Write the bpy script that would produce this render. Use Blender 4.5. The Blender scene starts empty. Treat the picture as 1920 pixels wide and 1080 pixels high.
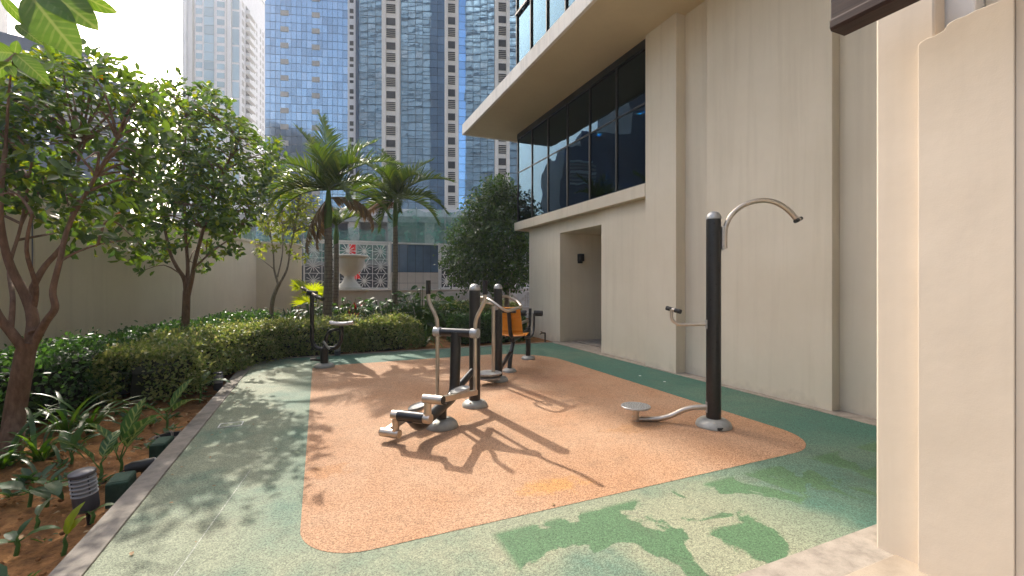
import bpy, bmesh, math, random
import numpy as np
from mathutils import Vector, Matrix, Euler

random.seed(7); RNG = np.random.default_rng(7)
SC = bpy.context.scene
COL = SC.collection
R = math.radians

# ------------------------------------------------------------------ camera
FPX, HOR, CX, EYE = 835.0, 530.0, 960.0, 1.45
YAW = math.atan((960 - 598) / FPX)
cs, sn = math.cos(YAW), math.sin(YAW)
cam_d = bpy.data.cameras.new('camera'); cam = bpy.data.objects.new('camera', cam_d); COL.objects.link(cam)
cam.location = (0, 0, EYE); cam.rotation_euler = (R(90), 0, -YAW)
cam_d.sensor_width = 36; cam_d.lens = 36 * FPX / 1920
cam_d.shift_y = -(540 - HOR) / 1920
cam_d.clip_start = 0.05; cam_d.clip_end = 3000
SC.camera = cam

# ------------------------------------------------------------------ world, sun, exposure
SUN_EL = R(40); SUN_AZ = math.atan2(-0.145, 1.0)          # azimuth of the sun measured from +Y towards +X
world = bpy.data.worlds.new('World'); SC.world = world; world.use_nodes = True
nt = world.node_tree; nt.nodes.clear()
sky = nt.nodes.new('ShaderNodeTexSky'); sky.sky_type = 'NISHITA'; sky.sun_disc = False
sky.sun_elevation = SUN_EL; sky.sun_rotation = SUN_AZ
sky.air_density = 1.0; sky.dust_density = 6.0; sky.ozone_density = 1.0; sky.altitude = 20
bg = nt.nodes.new('ShaderNodeBackground'); bg.inputs['Strength'].default_value = 0.15
wo = nt.nodes.new('ShaderNodeOutputWorld')
nt.links.new(sky.outputs[0], bg.inputs[0]); nt.links.new(bg.outputs[0], wo.inputs[0])
sun_d = bpy.data.lights.new('sun', 'SUN'); sun_d.energy = 2.8; sun_d.angle = R(0.53); sun_d.color = (1.0, 0.93, 0.82)
sun = bpy.data.objects.new('sun', sun_d); COL.objects.link(sun)
sd = Vector((math.sin(SUN_AZ) * math.cos(SUN_EL), math.cos(SUN_AZ) * math.cos(SUN_EL), math.sin(SUN_EL)))
sun.rotation_euler = sd.to_track_quat('Z', 'Y').to_euler(); sun.location = (-20, 60, 60)
SC.view_settings.view_transform = 'Standard'; SC.view_settings.look = 'None'
SC.view_settings.exposure = 1.53; SC.view_settings.gamma = 1.0
SC.render.engine = 'CYCLES'
SC.cycles.use_denoising = True
try: SC.cycles.denoiser = 'OPENIMAGEDENOISE'
except Exception: pass
SC.cycles.max_bounces = 8; SC.cycles.transparent_max_bounces = 12
SC.cycles.caustics_reflective = False; SC.cycles.caustics_refractive = False
SC.cycles.sample_clamp_indirect = 6

# ------------------------------------------------------------------ survey helpers (photograph pixel -> place)
def D(px, py, f):                                    # at depth f
    r = (px - CX) * f / FPX
    return Vector((r * cs + f * sn, -r * sn + f * cs, EYE + (HOR - py) * f / FPX))
def G(px, py, z=0.0): return D(px, py, FPX * (EYE - z) / (py - HOR))          # on a level
def atY(px, py, Y):
    k = (px - CX) / FPX
    return D(px, py, Y / (cs - k * sn))

# ------------------------------------------------------------------ materials
MATS = {}
def nodes_of(name):
    m = bpy.data.materials.new(name); m.use_nodes = True
    n = m.node_tree; n.nodes.clear()
    out = n.nodes.new('ShaderNodeOutputMaterial'); b = n.nodes.new('ShaderNodeBsdfPrincipled')
    n.links.new(b.outputs[0], out.inputs[0])
    MATS[name] = m
    return m, n, b, out
def N(n, t, **kw):
    o = n.nodes.new(t)
    for k, v in kw.items():
        if k in o.inputs: o.inputs[k].default_value = v
        else: setattr(o, k, v)
    return o
def ramp(n, fac, stops):
    r = n.nodes.new('ShaderNodeValToRGB')
    while len(r.color_ramp.elements) < len(stops): r.color_ramp.elements.new(0.5)
    for e, (p, c) in zip(r.color_ramp.elements, stops): e.position = p; e.color = (*c, 1) if len(c) == 3 else c
    n.links.new(fac, r.inputs[0]); return r.outputs[0]
def mixc(n, fac, a, b, mode='MIX'):
    m = n.nodes.new('ShaderNodeMix'); m.data_type = 'RGBA'; m.blend_type = mode
    for s, v in ((0, fac), (6, a), (7, b)):
        if hasattr(v, 'links') or hasattr(v, 'is_linked'): n.links.new(v, m.inputs[s])
        else: m.inputs[s].default_value = v if s == 0 else (*v, 1)
    return m.outputs[2]
def noise(n, scale, detail=4, rough=0.55, vec=None, dist=0.0):
    t = N(n, 'ShaderNodeTexNoise', Scale=scale, Detail=detail, Roughness=rough, Distortion=dist)
    n.links.new(vec if vec is not None else pos(n), t.inputs['Vector']); return t.outputs['Fac']
def pos(n):
    g = n.nodes.get('geo') or n.nodes.new('ShaderNodeNewGeometry'); g.name = 'geo'; return g.outputs['Position']
def objc(n):
    g = n.nodes.get('tc') or n.nodes.new('ShaderNodeTexCoord'); g.name = 'tc'; return g.outputs['Object']
def bump(n, b, h, strength=0.3, dist=0.01, prev=None):
    u = N(n, 'ShaderNodeBump', Strength=strength, Distance=dist); n.links.new(h, u.inputs['Height'])
    if prev is not None: n.links.new(prev, u.inputs['Normal'])
    n.links.new(u.outputs[0], b.inputs['Normal']); return u.outputs[0]
def maprange(n, v, a, b, c=0.0, d=1.0):
    m = N(n, 'ShaderNodeMapRange'); m.inputs[1].default_value = a; m.inputs[2].default_value = b
    m.inputs[3].default_value = c; m.inputs[4].default_value = d; n.links.new(v, m.inputs[0]); return m.outputs[0]

def simple(name, col, rough=0.6, metal=0.0, var=0.15, scale=6.0, bmp=0.1, bscale=60.0, spec=0.5):
    m, n, b, o = nodes_of(name)
    c1 = tuple(max(0, x * (1 - var)) for x in col); c2 = tuple(min(1, x * (1 + var)) for x in col)
    f = noise(n, scale, 5)
    n.links.new(ramp(n, f, [(0.3, c1), (0.7, c2)]), b.inputs['Base Color'])
    b.inputs['Metallic'].default_value = metal; b.inputs['Specular IOR Level'].default_value = spec
    n.links.new(maprange(n, noise(n, scale * 3, 4), 0.3, 0.7, rough * 0.85, min(1, rough * 1.15)), b.inputs['Roughness'])
    if bmp: bump(n, b, noise(n, bscale, 3), bmp, 0.004)
    return m

def plaster(name, col, stain=(0.30, 0.24, 0.15), amt=0.3, foot=True, und=0.22):
    m, n, b, o = nodes_of(name)
    big = noise(n, 0.9, 6, 0.6); fine = noise(n, 14, 4)
    sep = N(n, 'ShaderNodeSeparateXYZ'); n.links.new(pos(n), sep.inputs[0])
    st = N(n, 'ShaderNodeMapping'); st.inputs['Scale'].default_value = (5, 5, 0.25); n.links.new(pos(n), st.inputs[0])
    streak = noise(n, 1.6, 5, 0.6, st.outputs[0])
    c = mixc(n, maprange(n, big, 0.35, 0.75, 0, 0.6), col, tuple(x * y_ for x, y_ in zip(col, (0.84, 0.82, 0.78))))
    c = mixc(n, maprange(n, streak, 0.5, 0.8, 0, amt), c, tuple(0.5 * a + 0.5 * s_ for a, s_ in zip(col, stain)))
    c = mixc(n, maprange(n, fine, 0.3, 0.7, 0, 0.10), c, tuple(x * 0.8 for x in col))
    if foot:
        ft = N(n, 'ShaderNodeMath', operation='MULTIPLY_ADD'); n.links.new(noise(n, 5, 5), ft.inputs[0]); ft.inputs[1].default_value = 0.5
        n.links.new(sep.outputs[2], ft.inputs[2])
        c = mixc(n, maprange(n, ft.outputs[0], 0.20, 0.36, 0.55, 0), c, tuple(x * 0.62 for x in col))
    n.links.new(c, b.inputs['Base Color']); b.inputs['Roughness'].default_value = 0.88
    b.inputs['Specular IOR Level'].default_value = 0.25
    p = bump(n, b, noise(n, 2.2, 4, 0.5), und, 0.02); bump(n, b, noise(n, 120, 3), 0.18, 0.002, p)
    return m
plaster('wall_paint', (0.67, 0.60, 0.475), amt=0.45, und=0.3)
plaster('soffit_paint', (0.66, 0.56, 0.38), amt=0.15, foot=False)
plaster('pillar_paint', (0.66, 0.565, 0.455), amt=0.25, foot=False, und=0.38)
plaster('garden_wall_paint', (0.68, 0.60, 0.44), amt=0.35)
plaster('fence_wall_paint', (0.62, 0.57, 0.50), amt=0.35)
plaster('white_paint', (0.8, 0.78, 0.74), amt=0.1, foot=False)
plaster('urn_stone', (0.66, 0.62, 0.54), amt=0.45, foot=False)
plaster('fascia_paint', (0.84, 0.80, 0.73), stain=(0.12, 0.11, 0.1), amt=0.6, foot=False)

def rubber(name, base, faded, patch=None, spots=(), spec=0.4, fs=0.8, fade_lo=0.35, fade_hi=0.7, fade_amt=0.8):
    m, n, b, o = nodes_of(name)
    gr = N(n, 'ShaderNodeTexVoronoi', Scale=170.0); n.links.new(pos(n), gr.inputs['Vector'])
    g2 = noise(n, 160, 2); big = noise(n, fs, 6, 0.62, None, 0.4)
    c = mixc(n, maprange(n, big, fade_lo, fade_hi, 0, fade_amt), base, faded)
    if patch:
        pv = noise(n, 2.1, 4, 0.5, None, 0.6)
        sep = N(n, 'ShaderNodeSeparateXYZ'); n.links.new(pos(n), sep.inputs[0])
        # repaired patches lie in the strip near the front edge
        wy = maprange(n, sep.outputs[1], 2.38, 2.42, 1, 0); wx = maprange(n, sep.outputs[0], 0.9, 0.95, 0, 1)
        w = N(n, 'ShaderNodeMath', operation='MULTIPLY'); n.links.new(wy, w.inputs[0]); n.links.new(wx, w.inputs[1])
        gj = N(n, 'ShaderNodeMath', operation='MULTIPLY_ADD'); n.links.new(noise(n, 55, 3, 0.7), gj.inputs[0]); gj.inputs[1].default_value = 0.05; n.links.new(pv, gj.inputs[2])
        e = maprange(n, gj.outputs[0], 0.528, 0.548, 0, 1)
        w2 = N(n, 'ShaderNodeMath', operation='MULTIPLY'); n.links.new(w.outputs[0], w2.inputs[0]); n.links.new(e, w2.inputs[1])
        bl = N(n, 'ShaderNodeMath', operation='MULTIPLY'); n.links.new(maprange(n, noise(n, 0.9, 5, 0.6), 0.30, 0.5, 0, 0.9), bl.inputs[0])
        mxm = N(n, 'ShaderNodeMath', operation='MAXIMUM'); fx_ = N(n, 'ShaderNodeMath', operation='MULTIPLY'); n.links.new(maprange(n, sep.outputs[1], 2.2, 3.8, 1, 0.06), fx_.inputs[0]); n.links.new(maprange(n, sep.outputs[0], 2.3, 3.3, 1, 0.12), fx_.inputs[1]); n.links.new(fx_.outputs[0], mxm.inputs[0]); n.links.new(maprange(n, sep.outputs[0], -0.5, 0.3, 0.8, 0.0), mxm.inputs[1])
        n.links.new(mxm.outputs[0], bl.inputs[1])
        c = mixc(n, bl.outputs[0], c, (0.275, 0.275, 0.18))  # sunlit paleness painted in at front and left, kept out of the shaded right
        c = mixc(n, w2.outputs[0], c, patch)
    for (qx, qy, rx, ry, qc) in spots:                        # scuffed and repaired spots
        mp = N(n, 'ShaderNodeMapping'); mp.inputs['Location'].default_value = (-qx / rx, -qy / ry, 0); mp.inputs['Scale'].default_value = (1 / rx, 1 / ry, 0); n.links.new(pos(n), mp.inputs[0])
        ln = N(n, 'ShaderNodeVectorMath', operation='LENGTH'); n.links.new(mp.outputs[0], ln.inputs[0])
        ad = N(n, 'ShaderNodeMath', operation='MULTIPLY_ADD'); n.links.new(noise(n, 9, 5, 0.65), ad.inputs[0]); ad.inputs[1].default_value = 2.2; n.links.new(ln.outputs['Value'], ad.inputs[2])
        c = mixc(n, maprange(n, ad.outputs[0], 1.6, 2.1, 0.75, 0), c, qc)
    if patch:                                                  # pale chalk line across the border
        ax_, ay_, bx_, by_ = -0.70, 2.62, -0.74, 3.95
        sp2 = N(n, 'ShaderNodeSeparateXYZ'); n.links.new(pos(n), sp2.inputs[0])
        l1 = N(n, 'ShaderNodeMath', operation='MULTIPLY_ADD'); n.links.new(sp2.outputs[1], l1.inputs[0]); l1.inputs[1].default_value = -0.131; n.links.new(sp2.outputs[0], l1.inputs[2])
        l2 = N(n, 'ShaderNodeMath', operation='ADD'); n.links.new(l1.outputs[0], l2.inputs[0]); l2.inputs[1].default_value = 1.008
        l3 = N(n, 'ShaderNodeMath', operation='ABSOLUTE'); n.links.new(l2.outputs[0], l3.inputs[0])
        l4 = N(n, 'ShaderNodeMath', operation='MULTIPLY'); n.links.new(maprange(n, l3.outputs[0], 0.002, 0.005, 0.6, 0), l4.inputs[0]); n.links.new(maprange(n, sp2.outputs[1], 3.9, 4.1, 1, 0), l4.inputs[1])
        c = mixc(n, l4.outputs[0], c, (0.45, 0.46, 0.40))
    hsv = N(n, 'ShaderNodeHueSaturation'); n.links.new(c, hsv.inputs['Color'])
    sp = N(n, 'ShaderNodeSeparateColor'); n.links.new(gr.outputs['Color'], sp.inputs[0])
    n.links.new(maprange(n, sp.outputs[0], 0, 1, 0.55, 1.5), hsv.inputs['Value'])
    dirt = noise(n, 3.2, 6, 0.65)
    c = mixc(n, maprange(n, dirt, 0.55, 0.8, 0, 0.35), hsv.outputs[0], (0.09, 0.075, 0.055))
    n.links.new(c, b.inputs['Base Color'])
    b.inputs['Roughness'].default_value = 0.7; b.inputs['Specular IOR Level'].default_value = spec
    p = bump(n, b, gr.outputs['Distance'], 0.7, 0.004); bump(n, b, noise(n, 6, 4), 0.2, 0.01, p)
    return m
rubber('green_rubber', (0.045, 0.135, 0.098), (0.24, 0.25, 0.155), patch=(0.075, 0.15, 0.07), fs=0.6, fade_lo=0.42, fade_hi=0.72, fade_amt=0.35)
rubber('orange_rubber', (0.385, 0.215, 0.12), (0.43, 0.28, 0.18), spec=0.15, spots=((1.52, 2.80, 0.30, 0.13, (0.45, 0.235, 0.08)), (0.05, 3.70, 0.20, 0.16, (0.37, 0.185, 0.085)), (2.5, 5.2, 0.5, 0.25, (0.34, 0.18, 0.10)), (3.3, 5.9, 0.6, 0.3, (0.36, 0.19, 0.11)), (3.0, 3.6, 0.5, 0.18, (0.40, 0.22, 0.11))), fs=1.3, fade_lo=0.35, fade_hi=0.7)

def concrete(name, col, rough=0.85, sc=8):
    m, n, b, o = nodes_of(name)
    a = noise(n, sc, 7, 0.65); s_ = noise(n, 220, 2)
    c = ramp(n, a, [(0.3, tuple(x * 0.62 for x in col)), (0.52, col), (0.75, tuple(min(1, x * 1.25) for x in col))])
    c = mixc(n, maprange(n, s_, 0.6, 0.72, 0, 0.5), c, tuple(x * 0.4 for x in col))
    n.links.new(c, b.inputs['Base Color']); b.inputs['Roughness'].default_value = rough
    b.inputs['Specular IOR Level'].default_value = 0.3
    p = bump(n, b, a, 0.3, 0.01); bump(n, b, s_, 0.3, 0.002, p); return m
concrete('kerb_concrete', (0.25, 0.22, 0.185)); concrete('strip_concrete', (0.33, 0.285, 0.235)); concrete('block_green', (0.035, 0.075, 0.05), 0.8, 14)
concrete('tile_beige', (0.36, 0.295, 0.225), 0.5, 2); concrete('podium_concrete', (0.40, 0.39, 0.35), 0.9, 0.6)
concrete('paving_grey', (0.30, 0.29, 0.27), 0.9, 1.0)

def soil():
    m, n, b, o = nodes_of('soil_earth')
    a = noise(n, 5, 8, 0.7); f = noise(n, 45, 5, 0.7)
    c = ramp(n, a, [(0.3, (0.10, 0.05, 0.022)), (0.5, (0.28, 0.135, 0.052)), (0.68, (0.44, 0.22, 0.085))])
    c = mixc(n, maprange(n, f, 0.52, 0.75, 0, 0.8), c, (0.05, 0.028, 0.014))
    n.links.new(c, b.inputs['Base Color']); b.inputs['Roughness'].default_value = 0.95
    b.inputs['Specular IOR Level'].default_value = 0.15
    p = bump(n, b, a, 0.6, 0.05); bump(n, b, f, 0.7, 0.012, p)
soil()

def leafmat(name, cols, rough=0.38, trans=0.35, tcol=None, island=True, spec=0.5):
    m, n, b, o = nodes_of(name)
    g = N(n, 'ShaderNodeNewGeometry'); g.name = 'geo'
    if island: fac = g.outputs['Random Per Island']
    else: fac = N(n, 'ShaderNodeObjectInfo').outputs['Random']
    k = len(cols); c = ramp(n, fac, [(i / (k - 1) if k > 1 else 0, x) for i, x in enumerate(cols)])
    c = mixc(n, maprange(n, noise(n, 30, 3), 0.3, 0.7, 0, 0.3), c, tuple(x * 0.6 for x in cols[0]))
    n.links.new(c, b.inputs['Base Color']); b.inputs['Roughness'].default_value = rough
    b.inputs['Specular IOR Level'].default_value = spec
    t = N(n, 'ShaderNodeBsdfTranslucent')
    hs = N(n, 'ShaderNodeHueSaturation'); hs.inputs['Hue'].default_value = 0.47; hs.inputs['Saturation'].default_value = 1.25; hs.inputs['Value'].default_value = 2.4
    n.links.new(c, hs.inputs['Color'])
    if tcol: t.inputs[0].default_value = (*tcol, 1)
    else: n.links.new(hs.outputs[0], t.inputs[0])
    mx = N(n, 'ShaderNodeMixShader'); mx.inputs[0].default_value = trans
    n.links.new(b.outputs[0], mx.inputs[1]); n.links.new(t.outputs[0], mx.inputs[2]); n.links.new(mx.outputs[0], o.inputs[0])
    return m
leafmat('leaf_glossy', [(0.028, 0.06, 0.022), (0.045, 0.09, 0.026), (0.075, 0.13, 0.028), (0.05, 0.095, 0.026), (0.15, 0.19, 0.028)], 0.3, 0.5)
leafmat('leaf_yellowgreen', [(0.08, 0.13, 0.03), (0.13, 0.18, 0.04), (0.19, 0.21, 0.05), (0.10, 0.15, 0.04)], 0.45, 0.45)
leafmat('leaf_bush', [(0.02, 0.055, 0.014), (0.04, 0.10, 0.022), (0.075, 0.15, 0.03), (0.035, 0.085, 0.02)], 0.4, 0.28)
leafmat('leaf_hedge_dark', [(0.025, 0.07, 0.022), (0.045, 0.11, 0.03), (0.065, 0.14, 0.042)], 0.4, 0.3)
leafmat('leaf_hedge_variegated', [(0.075, 0.14, 0.04), (0.15, 0.21, 0.065), (0.27, 0.29, 0.12), (0.11, 0.17, 0.05), (0.36, 0.35, 0.17)], 0.45, 0.35)
leafmat('leaf_shade_plant', [(0.02, 0.065, 0.022), (0.04, 0.10, 0.026), (0.075, 0.16, 0.036)], 0.48, 0.3, island=False)
leafmat('leaf_blade', [(0.03, 0.08, 0.02), (0.05, 0.12, 0.025), (0.09, 0.17, 0.04)], 0.35, 0.35, island=False)
leafmat('leaf_blade_pale', [(0.06, 0.12, 0.05), (0.14, 0.2, 0.1), (0.22, 0.27, 0.16)], 0.35, 0.3, island=False)
leafmat('leaf_fan', [(0.16, 0.24, 0.02), (0.22, 0.3, 0.03)], 0.4, 0.5, island=False)
leafmat('leaf_red', [(0.10, 0.03, 0.022), (0.15, 0.055, 0.03)], 0.4, 0.35, island=False)
leafmat('leaf_dark_dracaena', [(0.012, 0.03, 0.014), (0.02, 0.045, 0.02)], 0.35, 0.2, island=False)
leafmat('frond_green', [(0.03, 0.065, 0.016), (0.05, 0.095, 0.022), (0.105, 0.145, 0.03)], 0.45, 0.35, spec=0.4)
leafmat('frond_brown', [(0.12, 0.075, 0.035), (0.19, 0.12, 0.055), (0.24, 0.17, 0.085)], 0.7, 0.2, tcol=(.3,.17,.06))
leafmat('leaf_dead', [(0.55, 0.33, 0.03), (0.5, 0.2, 0.03)], 0.5, 0.4)

def variegated(name, ca, cb, cm, fr_=46, tr_=.35):
    m, n, b, o = nodes_of(name)
    sep = N(n, 'ShaderNodeSeparateXYZ'); n.links.new(objc(n), sep.inputs[0])
    ab = N(n, 'ShaderNodeMath', operation='ABSOLUTE'); n.links.new(sep.outputs[0], ab.inputs[0])
    v = N(n, 'ShaderNodeMath', operation='SUBTRACT'); n.links.new(sep.outputs[1], v.inputs[0]); n.links.new(ab.outputs[0], v.inputs[1])
    s_ = N(n, 'ShaderNodeMath', operation='SINE'); mu = N(n, 'ShaderNodeMath', operation='MULTIPLY'); mu.inputs[1].default_value = fr_
    n.links.new(v.outputs[0], mu.inputs[0]); n.links.new(mu.outputs[0], s_.inputs[0])
    vein = maprange(n, s_.outputs[0], 0.35, 0.8, 0, 1)
    rim = maprange(n, ab.outputs[0], 0.10, 0.2, 1, 0)
    f = N(n, 'ShaderNodeMath', operation='MULTIPLY'); n.links.new(vein, f.inputs[0]); n.links.new(rim, f.inputs[1])
    c = mixc(n, f.outputs[0], ca, cb)
    c = mixc(n, maprange(n, noise(n, 25, 4), 0.45, 0.75, 0, 0.5), c, tuple(x * 0.55 for x in ca))
    mid = maprange(n, ab.outputs[0], 0.008, 0.022, 0.8, 0); c = mixc(n, mid, c, cm)
    n.links.new(c, b.inputs['Base Color']); b.inputs['Roughness'].default_value = 0.35
    t = N(n, 'ShaderNodeBsdfTranslucent'); n.links.new(c, t.inputs[0])
    mx = N(n, 'ShaderNodeMixShader'); mx.inputs[0].default_value = tr_
    n.links.new(b.outputs[0], mx.inputs[1]); n.links.new(t.outputs[0], mx.inputs[2]); n.links.new(mx.outputs[0], o.inputs[0])
variegated('leaf_variegated', (0.05, 0.14, 0.025), (0.30, 0.36, 0.10), (0.3, 0.36, 0.12))
variegated('leaf_broad', (0.13, 0.24, 0.015), (0.2, 0.3, 0.04), (0.3, 0.36, 0.08), 60, .55)

def bark(name, a, c, ring=0.0):
    m, n, b, o = nodes_of(name)
    mp = N(n, 'ShaderNodeMapping'); mp.inputs['Scale'].default_value = (1, 1, 0.3); n.links.new(pos(n), mp.inputs[0])
    f = noise(n, 28, 7, 0.7, mp.outputs[0]); cc = ramp(n, f, [(0.3, a), (0.7, c)])
    h = f
    if ring:
        sep = N(n, 'ShaderNodeSeparateXYZ'); n.links.new(pos(n), sep.inputs[0])
        mu = N(n, 'ShaderNodeMath', operation='MULTIPLY'); mu.inputs[1].default_value = ring; n.links.new(sep.outputs[2], mu.inputs[0])
        s_ = N(n, 'ShaderNodeMath', operation='SINE'); n.links.new(mu.outputs[0], s_.inputs[0])
        r_ = maprange(n, s_.outputs[0], 0.8, 1.0, 0, 0.6); cc = mixc(n, r_, cc, tuple(x * 0.4 for x in a))
    n.links.new(cc, b.inputs['Base Color']); b.inputs['Roughness'].default_value = 0.85
    bump(n, b, h, 0.6, 0.012)
bark('bark_brown', (0.10, 0.055, 0.034), (0.25, 0.15, 0.095)); bark('bark_grey', (0.13, 0.10, 0.075), (0.30, 0.25, 0.19))
bark('bark_palm', (0.11, 0.095, 0.08), (0.26, 0.23, 0.19), 70); bark('palm_shaft', (0.05, 0.12, 0.02), (0.10, 0.2, 0.035))

simple('black_paint', (0.012, 0.012, 0.013), 0.32, 0, 0.3, 20, 0.05, 200)
simple('black_rubber', (0.012, 0.012, 0.012), 0.7, 0, 0.2, 30, 0.2, 300)
simple('steel_brushed', (0.50, 0.44, 0.37), 0.34, 0.85, 0.1, 12, 0.05, 250)
simple('cast_grey', (0.34, 0.34, 0.31), 0.5, 0.2, 0.12, 18, 0.1, 120)
simple('cap_grey', (0.40, 0.40, 0.39), 0.38, 0.5, 0.25, 30, 0.05, 120)
simple('saddle_white', (0.62, 0.60, 0.60), 0.5, 0, 0.1, 15)
simple('seat_orange', (0.72, 0.26, 0.008), 0.42, 0, 0.08, 10, 0.05)
simple('bronze_dark', (0.02, 0.02, 0.022), 0.4, 0.3, 0.2)
simple('lamp_white', (0.30, 0.30, 0.31), 0.35, 0, 0.1)
simple('lamp_grey', (0.075, 0.075, 0.09), 0.45, 0.2, 0.15)
simple('brass_tap', (0.12, 0.085, 0.05), 0.45, 0.6, 0.25)
simple('black_plastic', (0.015, 0.015, 0.016), 0.5, 0, 0.3)
simple('white_metal', (0.70, 0.68, 0.64), 0.45, 0, 0.08)
simple('mullion_dark', (0.03, 0.035, 0.04), 0.35, 0.6, 0.1)
simple('mullion_light', (0.045, 0.048, 0.05), 0.35, 0.7, 0.1)
simple('red_banner_cloth', (0.62, 0.015, 0.02), 0.6, 0, 0.1)
simple('dark_void', (0.012, 0.014, 0.016), 0.8, 0, 0.3)
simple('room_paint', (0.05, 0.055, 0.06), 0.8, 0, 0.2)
simple('tower_white', (0.72, 0.70, 0.68), 0.6, 0, 0.04, 0.5, 0)
simple('tower_beige', (0.80, 0.73, 0.63), 0.7, 0, 0.06, 0.8, 0)
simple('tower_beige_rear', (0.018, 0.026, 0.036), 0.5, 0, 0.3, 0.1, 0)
simple('tower_joint', (0.06, 0.09, 0.14), 0.5, 0.2, 0.1, 1, 0)
simple('louver_grey', (0.42, 0.39, 0.35), 0.7, 0, 0.1, 1, 0)
simple('louver_dark', (0.035, 0.035, 0.035), 0.7, 0, 0.2, 1, 0)
simple('slate_cladding', (0.12, 0.15, 0.205), 0.5, 0.1, 0.12, 1, 0)
simple('fence_panel_beige', (0.60, 0.54, 0.47), 0.6, 0, 0.08, 2)
simple('litter_leaf', (0.30, 0.19, 0.09), 0.8, 0, 0.4, 40, 0)
simple('paper_white', (0.7, 0.7, 0.68), 0.8, 0, 0.1)

def wood():
    m, n, b, o = nodes_of('dark_wood')
    mp = N(n, 'ShaderNodeMapping'); mp.inputs['Scale'].default_value = (1, 0.06, 1); n.links.new(pos(n), mp.inputs[0])
    f = noise(n, 60, 6, 0.65, mp.outputs[0]); n.links.new(ramp(n, f, [(0.3, (0.016, 0.007, 0.006)), (0.7, (0.05, 0.026, 0.02))]), b.inputs['Base Color'])
    b.inputs['Roughness'].default_value = 0.6; b.inputs['Specular IOR Level'].default_value = 0.25; bump(n, b, f, 0.3, 0.004)
wood()

def mirror_glass(name, col, rough=0.03, wob=0.0):
    m, n, b, o = nodes_of(name)
    b.inputs['Metallic'].default_value = 1.0; b.inputs['Roughness'].default_value = rough
    g = N(n, 'ShaderNodeNewGeometry'); oi = N(n, 'ShaderNodeObjectInfo'); ad = N(n, 'ShaderNodeMath', operation='ADD'); fr_ = N(n, 'ShaderNodeMath', operation='FRACT')
    n.links.new(g.outputs['Random Per Island'], ad.inputs[0]); n.links.new(oi.outputs['Random'], ad.inputs[1]); n.links.new(ad.outputs[0], fr_.inputs[0])
    n.links.new(ramp(n, fr_.outputs[0], [(0, tuple(x * 0.78 for x in col)), (0.5, col), (0.92, tuple(x * 1.08 for x in col)), (0.96, tuple(min(1, x * 0.8 + 0.12) for x in col)), (1, tuple(min(1, x + 0.1) for x in col))]), b.inputs['Base Color'])
    if wob: bump(n, b, noise(n, 0.35, 3), wob, 0.5)
    return m
mirror_glass('tower_glass_blue', (0.31, 0.44, 0.55), 0.10, 0.002)
mirror_glass('tower_glass_deep', (0.30, 0.50, 0.72), 0.02, 0.006)
mirror_glass('tower_glass_teal', (0.27, 0.36, 0.37), 0.3)
simple('pavilion_glass', (0.12, 0.19, 0.29), 0.06, 0.3, 0.25, 1.5, 0)
simple('rear_glass', (0.008, 0.014, 0.022), 0.3, 0, 0.3, 0.3, 0)
simple('rear_slab', (0.06, 0.07, 0.08), 0.7, 0, 0.3, 0.3, 0)
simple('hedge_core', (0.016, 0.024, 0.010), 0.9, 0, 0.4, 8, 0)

def tinted_glass(name, tint, reflect):
    m, n, b, o = nodes_of(name)
    n.nodes.remove(b)
    tr = N(n, 'ShaderNodeBsdfTransparent'); tr.inputs[0].default_value = (*tint, 1)
    gl = N(n, 'ShaderNodeBsdfGlossy'); gl.inputs[0].default_value = (*reflect, 1); gl.inputs['Roughness'].default_value = 0.005
    fr = N(n, 'ShaderNodeFresnel'); fr.inputs[0].default_value = 1.45
    u = N(n, 'ShaderNodeBump', Strength=0.03, Distance=0.2); n.links.new(noise(n, 0.8, 2), u.inputs['Height']); n.links.new(u.outputs[0], gl.inputs['Normal'])
    mx = N(n, 'ShaderNodeMixShader'); n.links.new(maprange(n, fr.outputs[0], 0, 1, 0.03, 0.85), mx.inputs[0])
    n.links.new(tr.outputs[0], mx.inputs[1]); n.links.new(gl.outputs[0], mx.inputs[2]); n.links.new(mx.outputs[0], o.inputs[0])
tinted_glass('clubhouse_glass', (0.035, 0.13, 0.19), (0.45, 0.74, 0.98))

def netting():
    m, n, b, o = nodes_of('green_netting')
    b.inputs['Base Color'].default_value = (0.10, 0.28, 0.19, 1); b.inputs['Roughness'].default_value = 0.8
    tr = N(n, 'ShaderNodeBsdfTransparent'); mx = N(n, 'ShaderNodeMixShader')
    n.links.new(maprange(n, noise(n, 0.9, 5), 0.35, 0.65, 0.35, 0.75), mx.inputs[0])
    n.links.new(tr.outputs[0], mx.inputs[1]); n.links.new(b.outputs[0], mx.inputs[2]); n.links.new(mx.outputs[0], o.inputs[0])
netting()
def emis(name, col, st):
    m, n, b, o = nodes_of(name); b.inputs['Emission Color'].default_value = (*col, 1); b.inputs['Emission Strength'].default_value = st
emis('downlight_glow', (1, 0.95, 0.85), 12.0)

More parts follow.
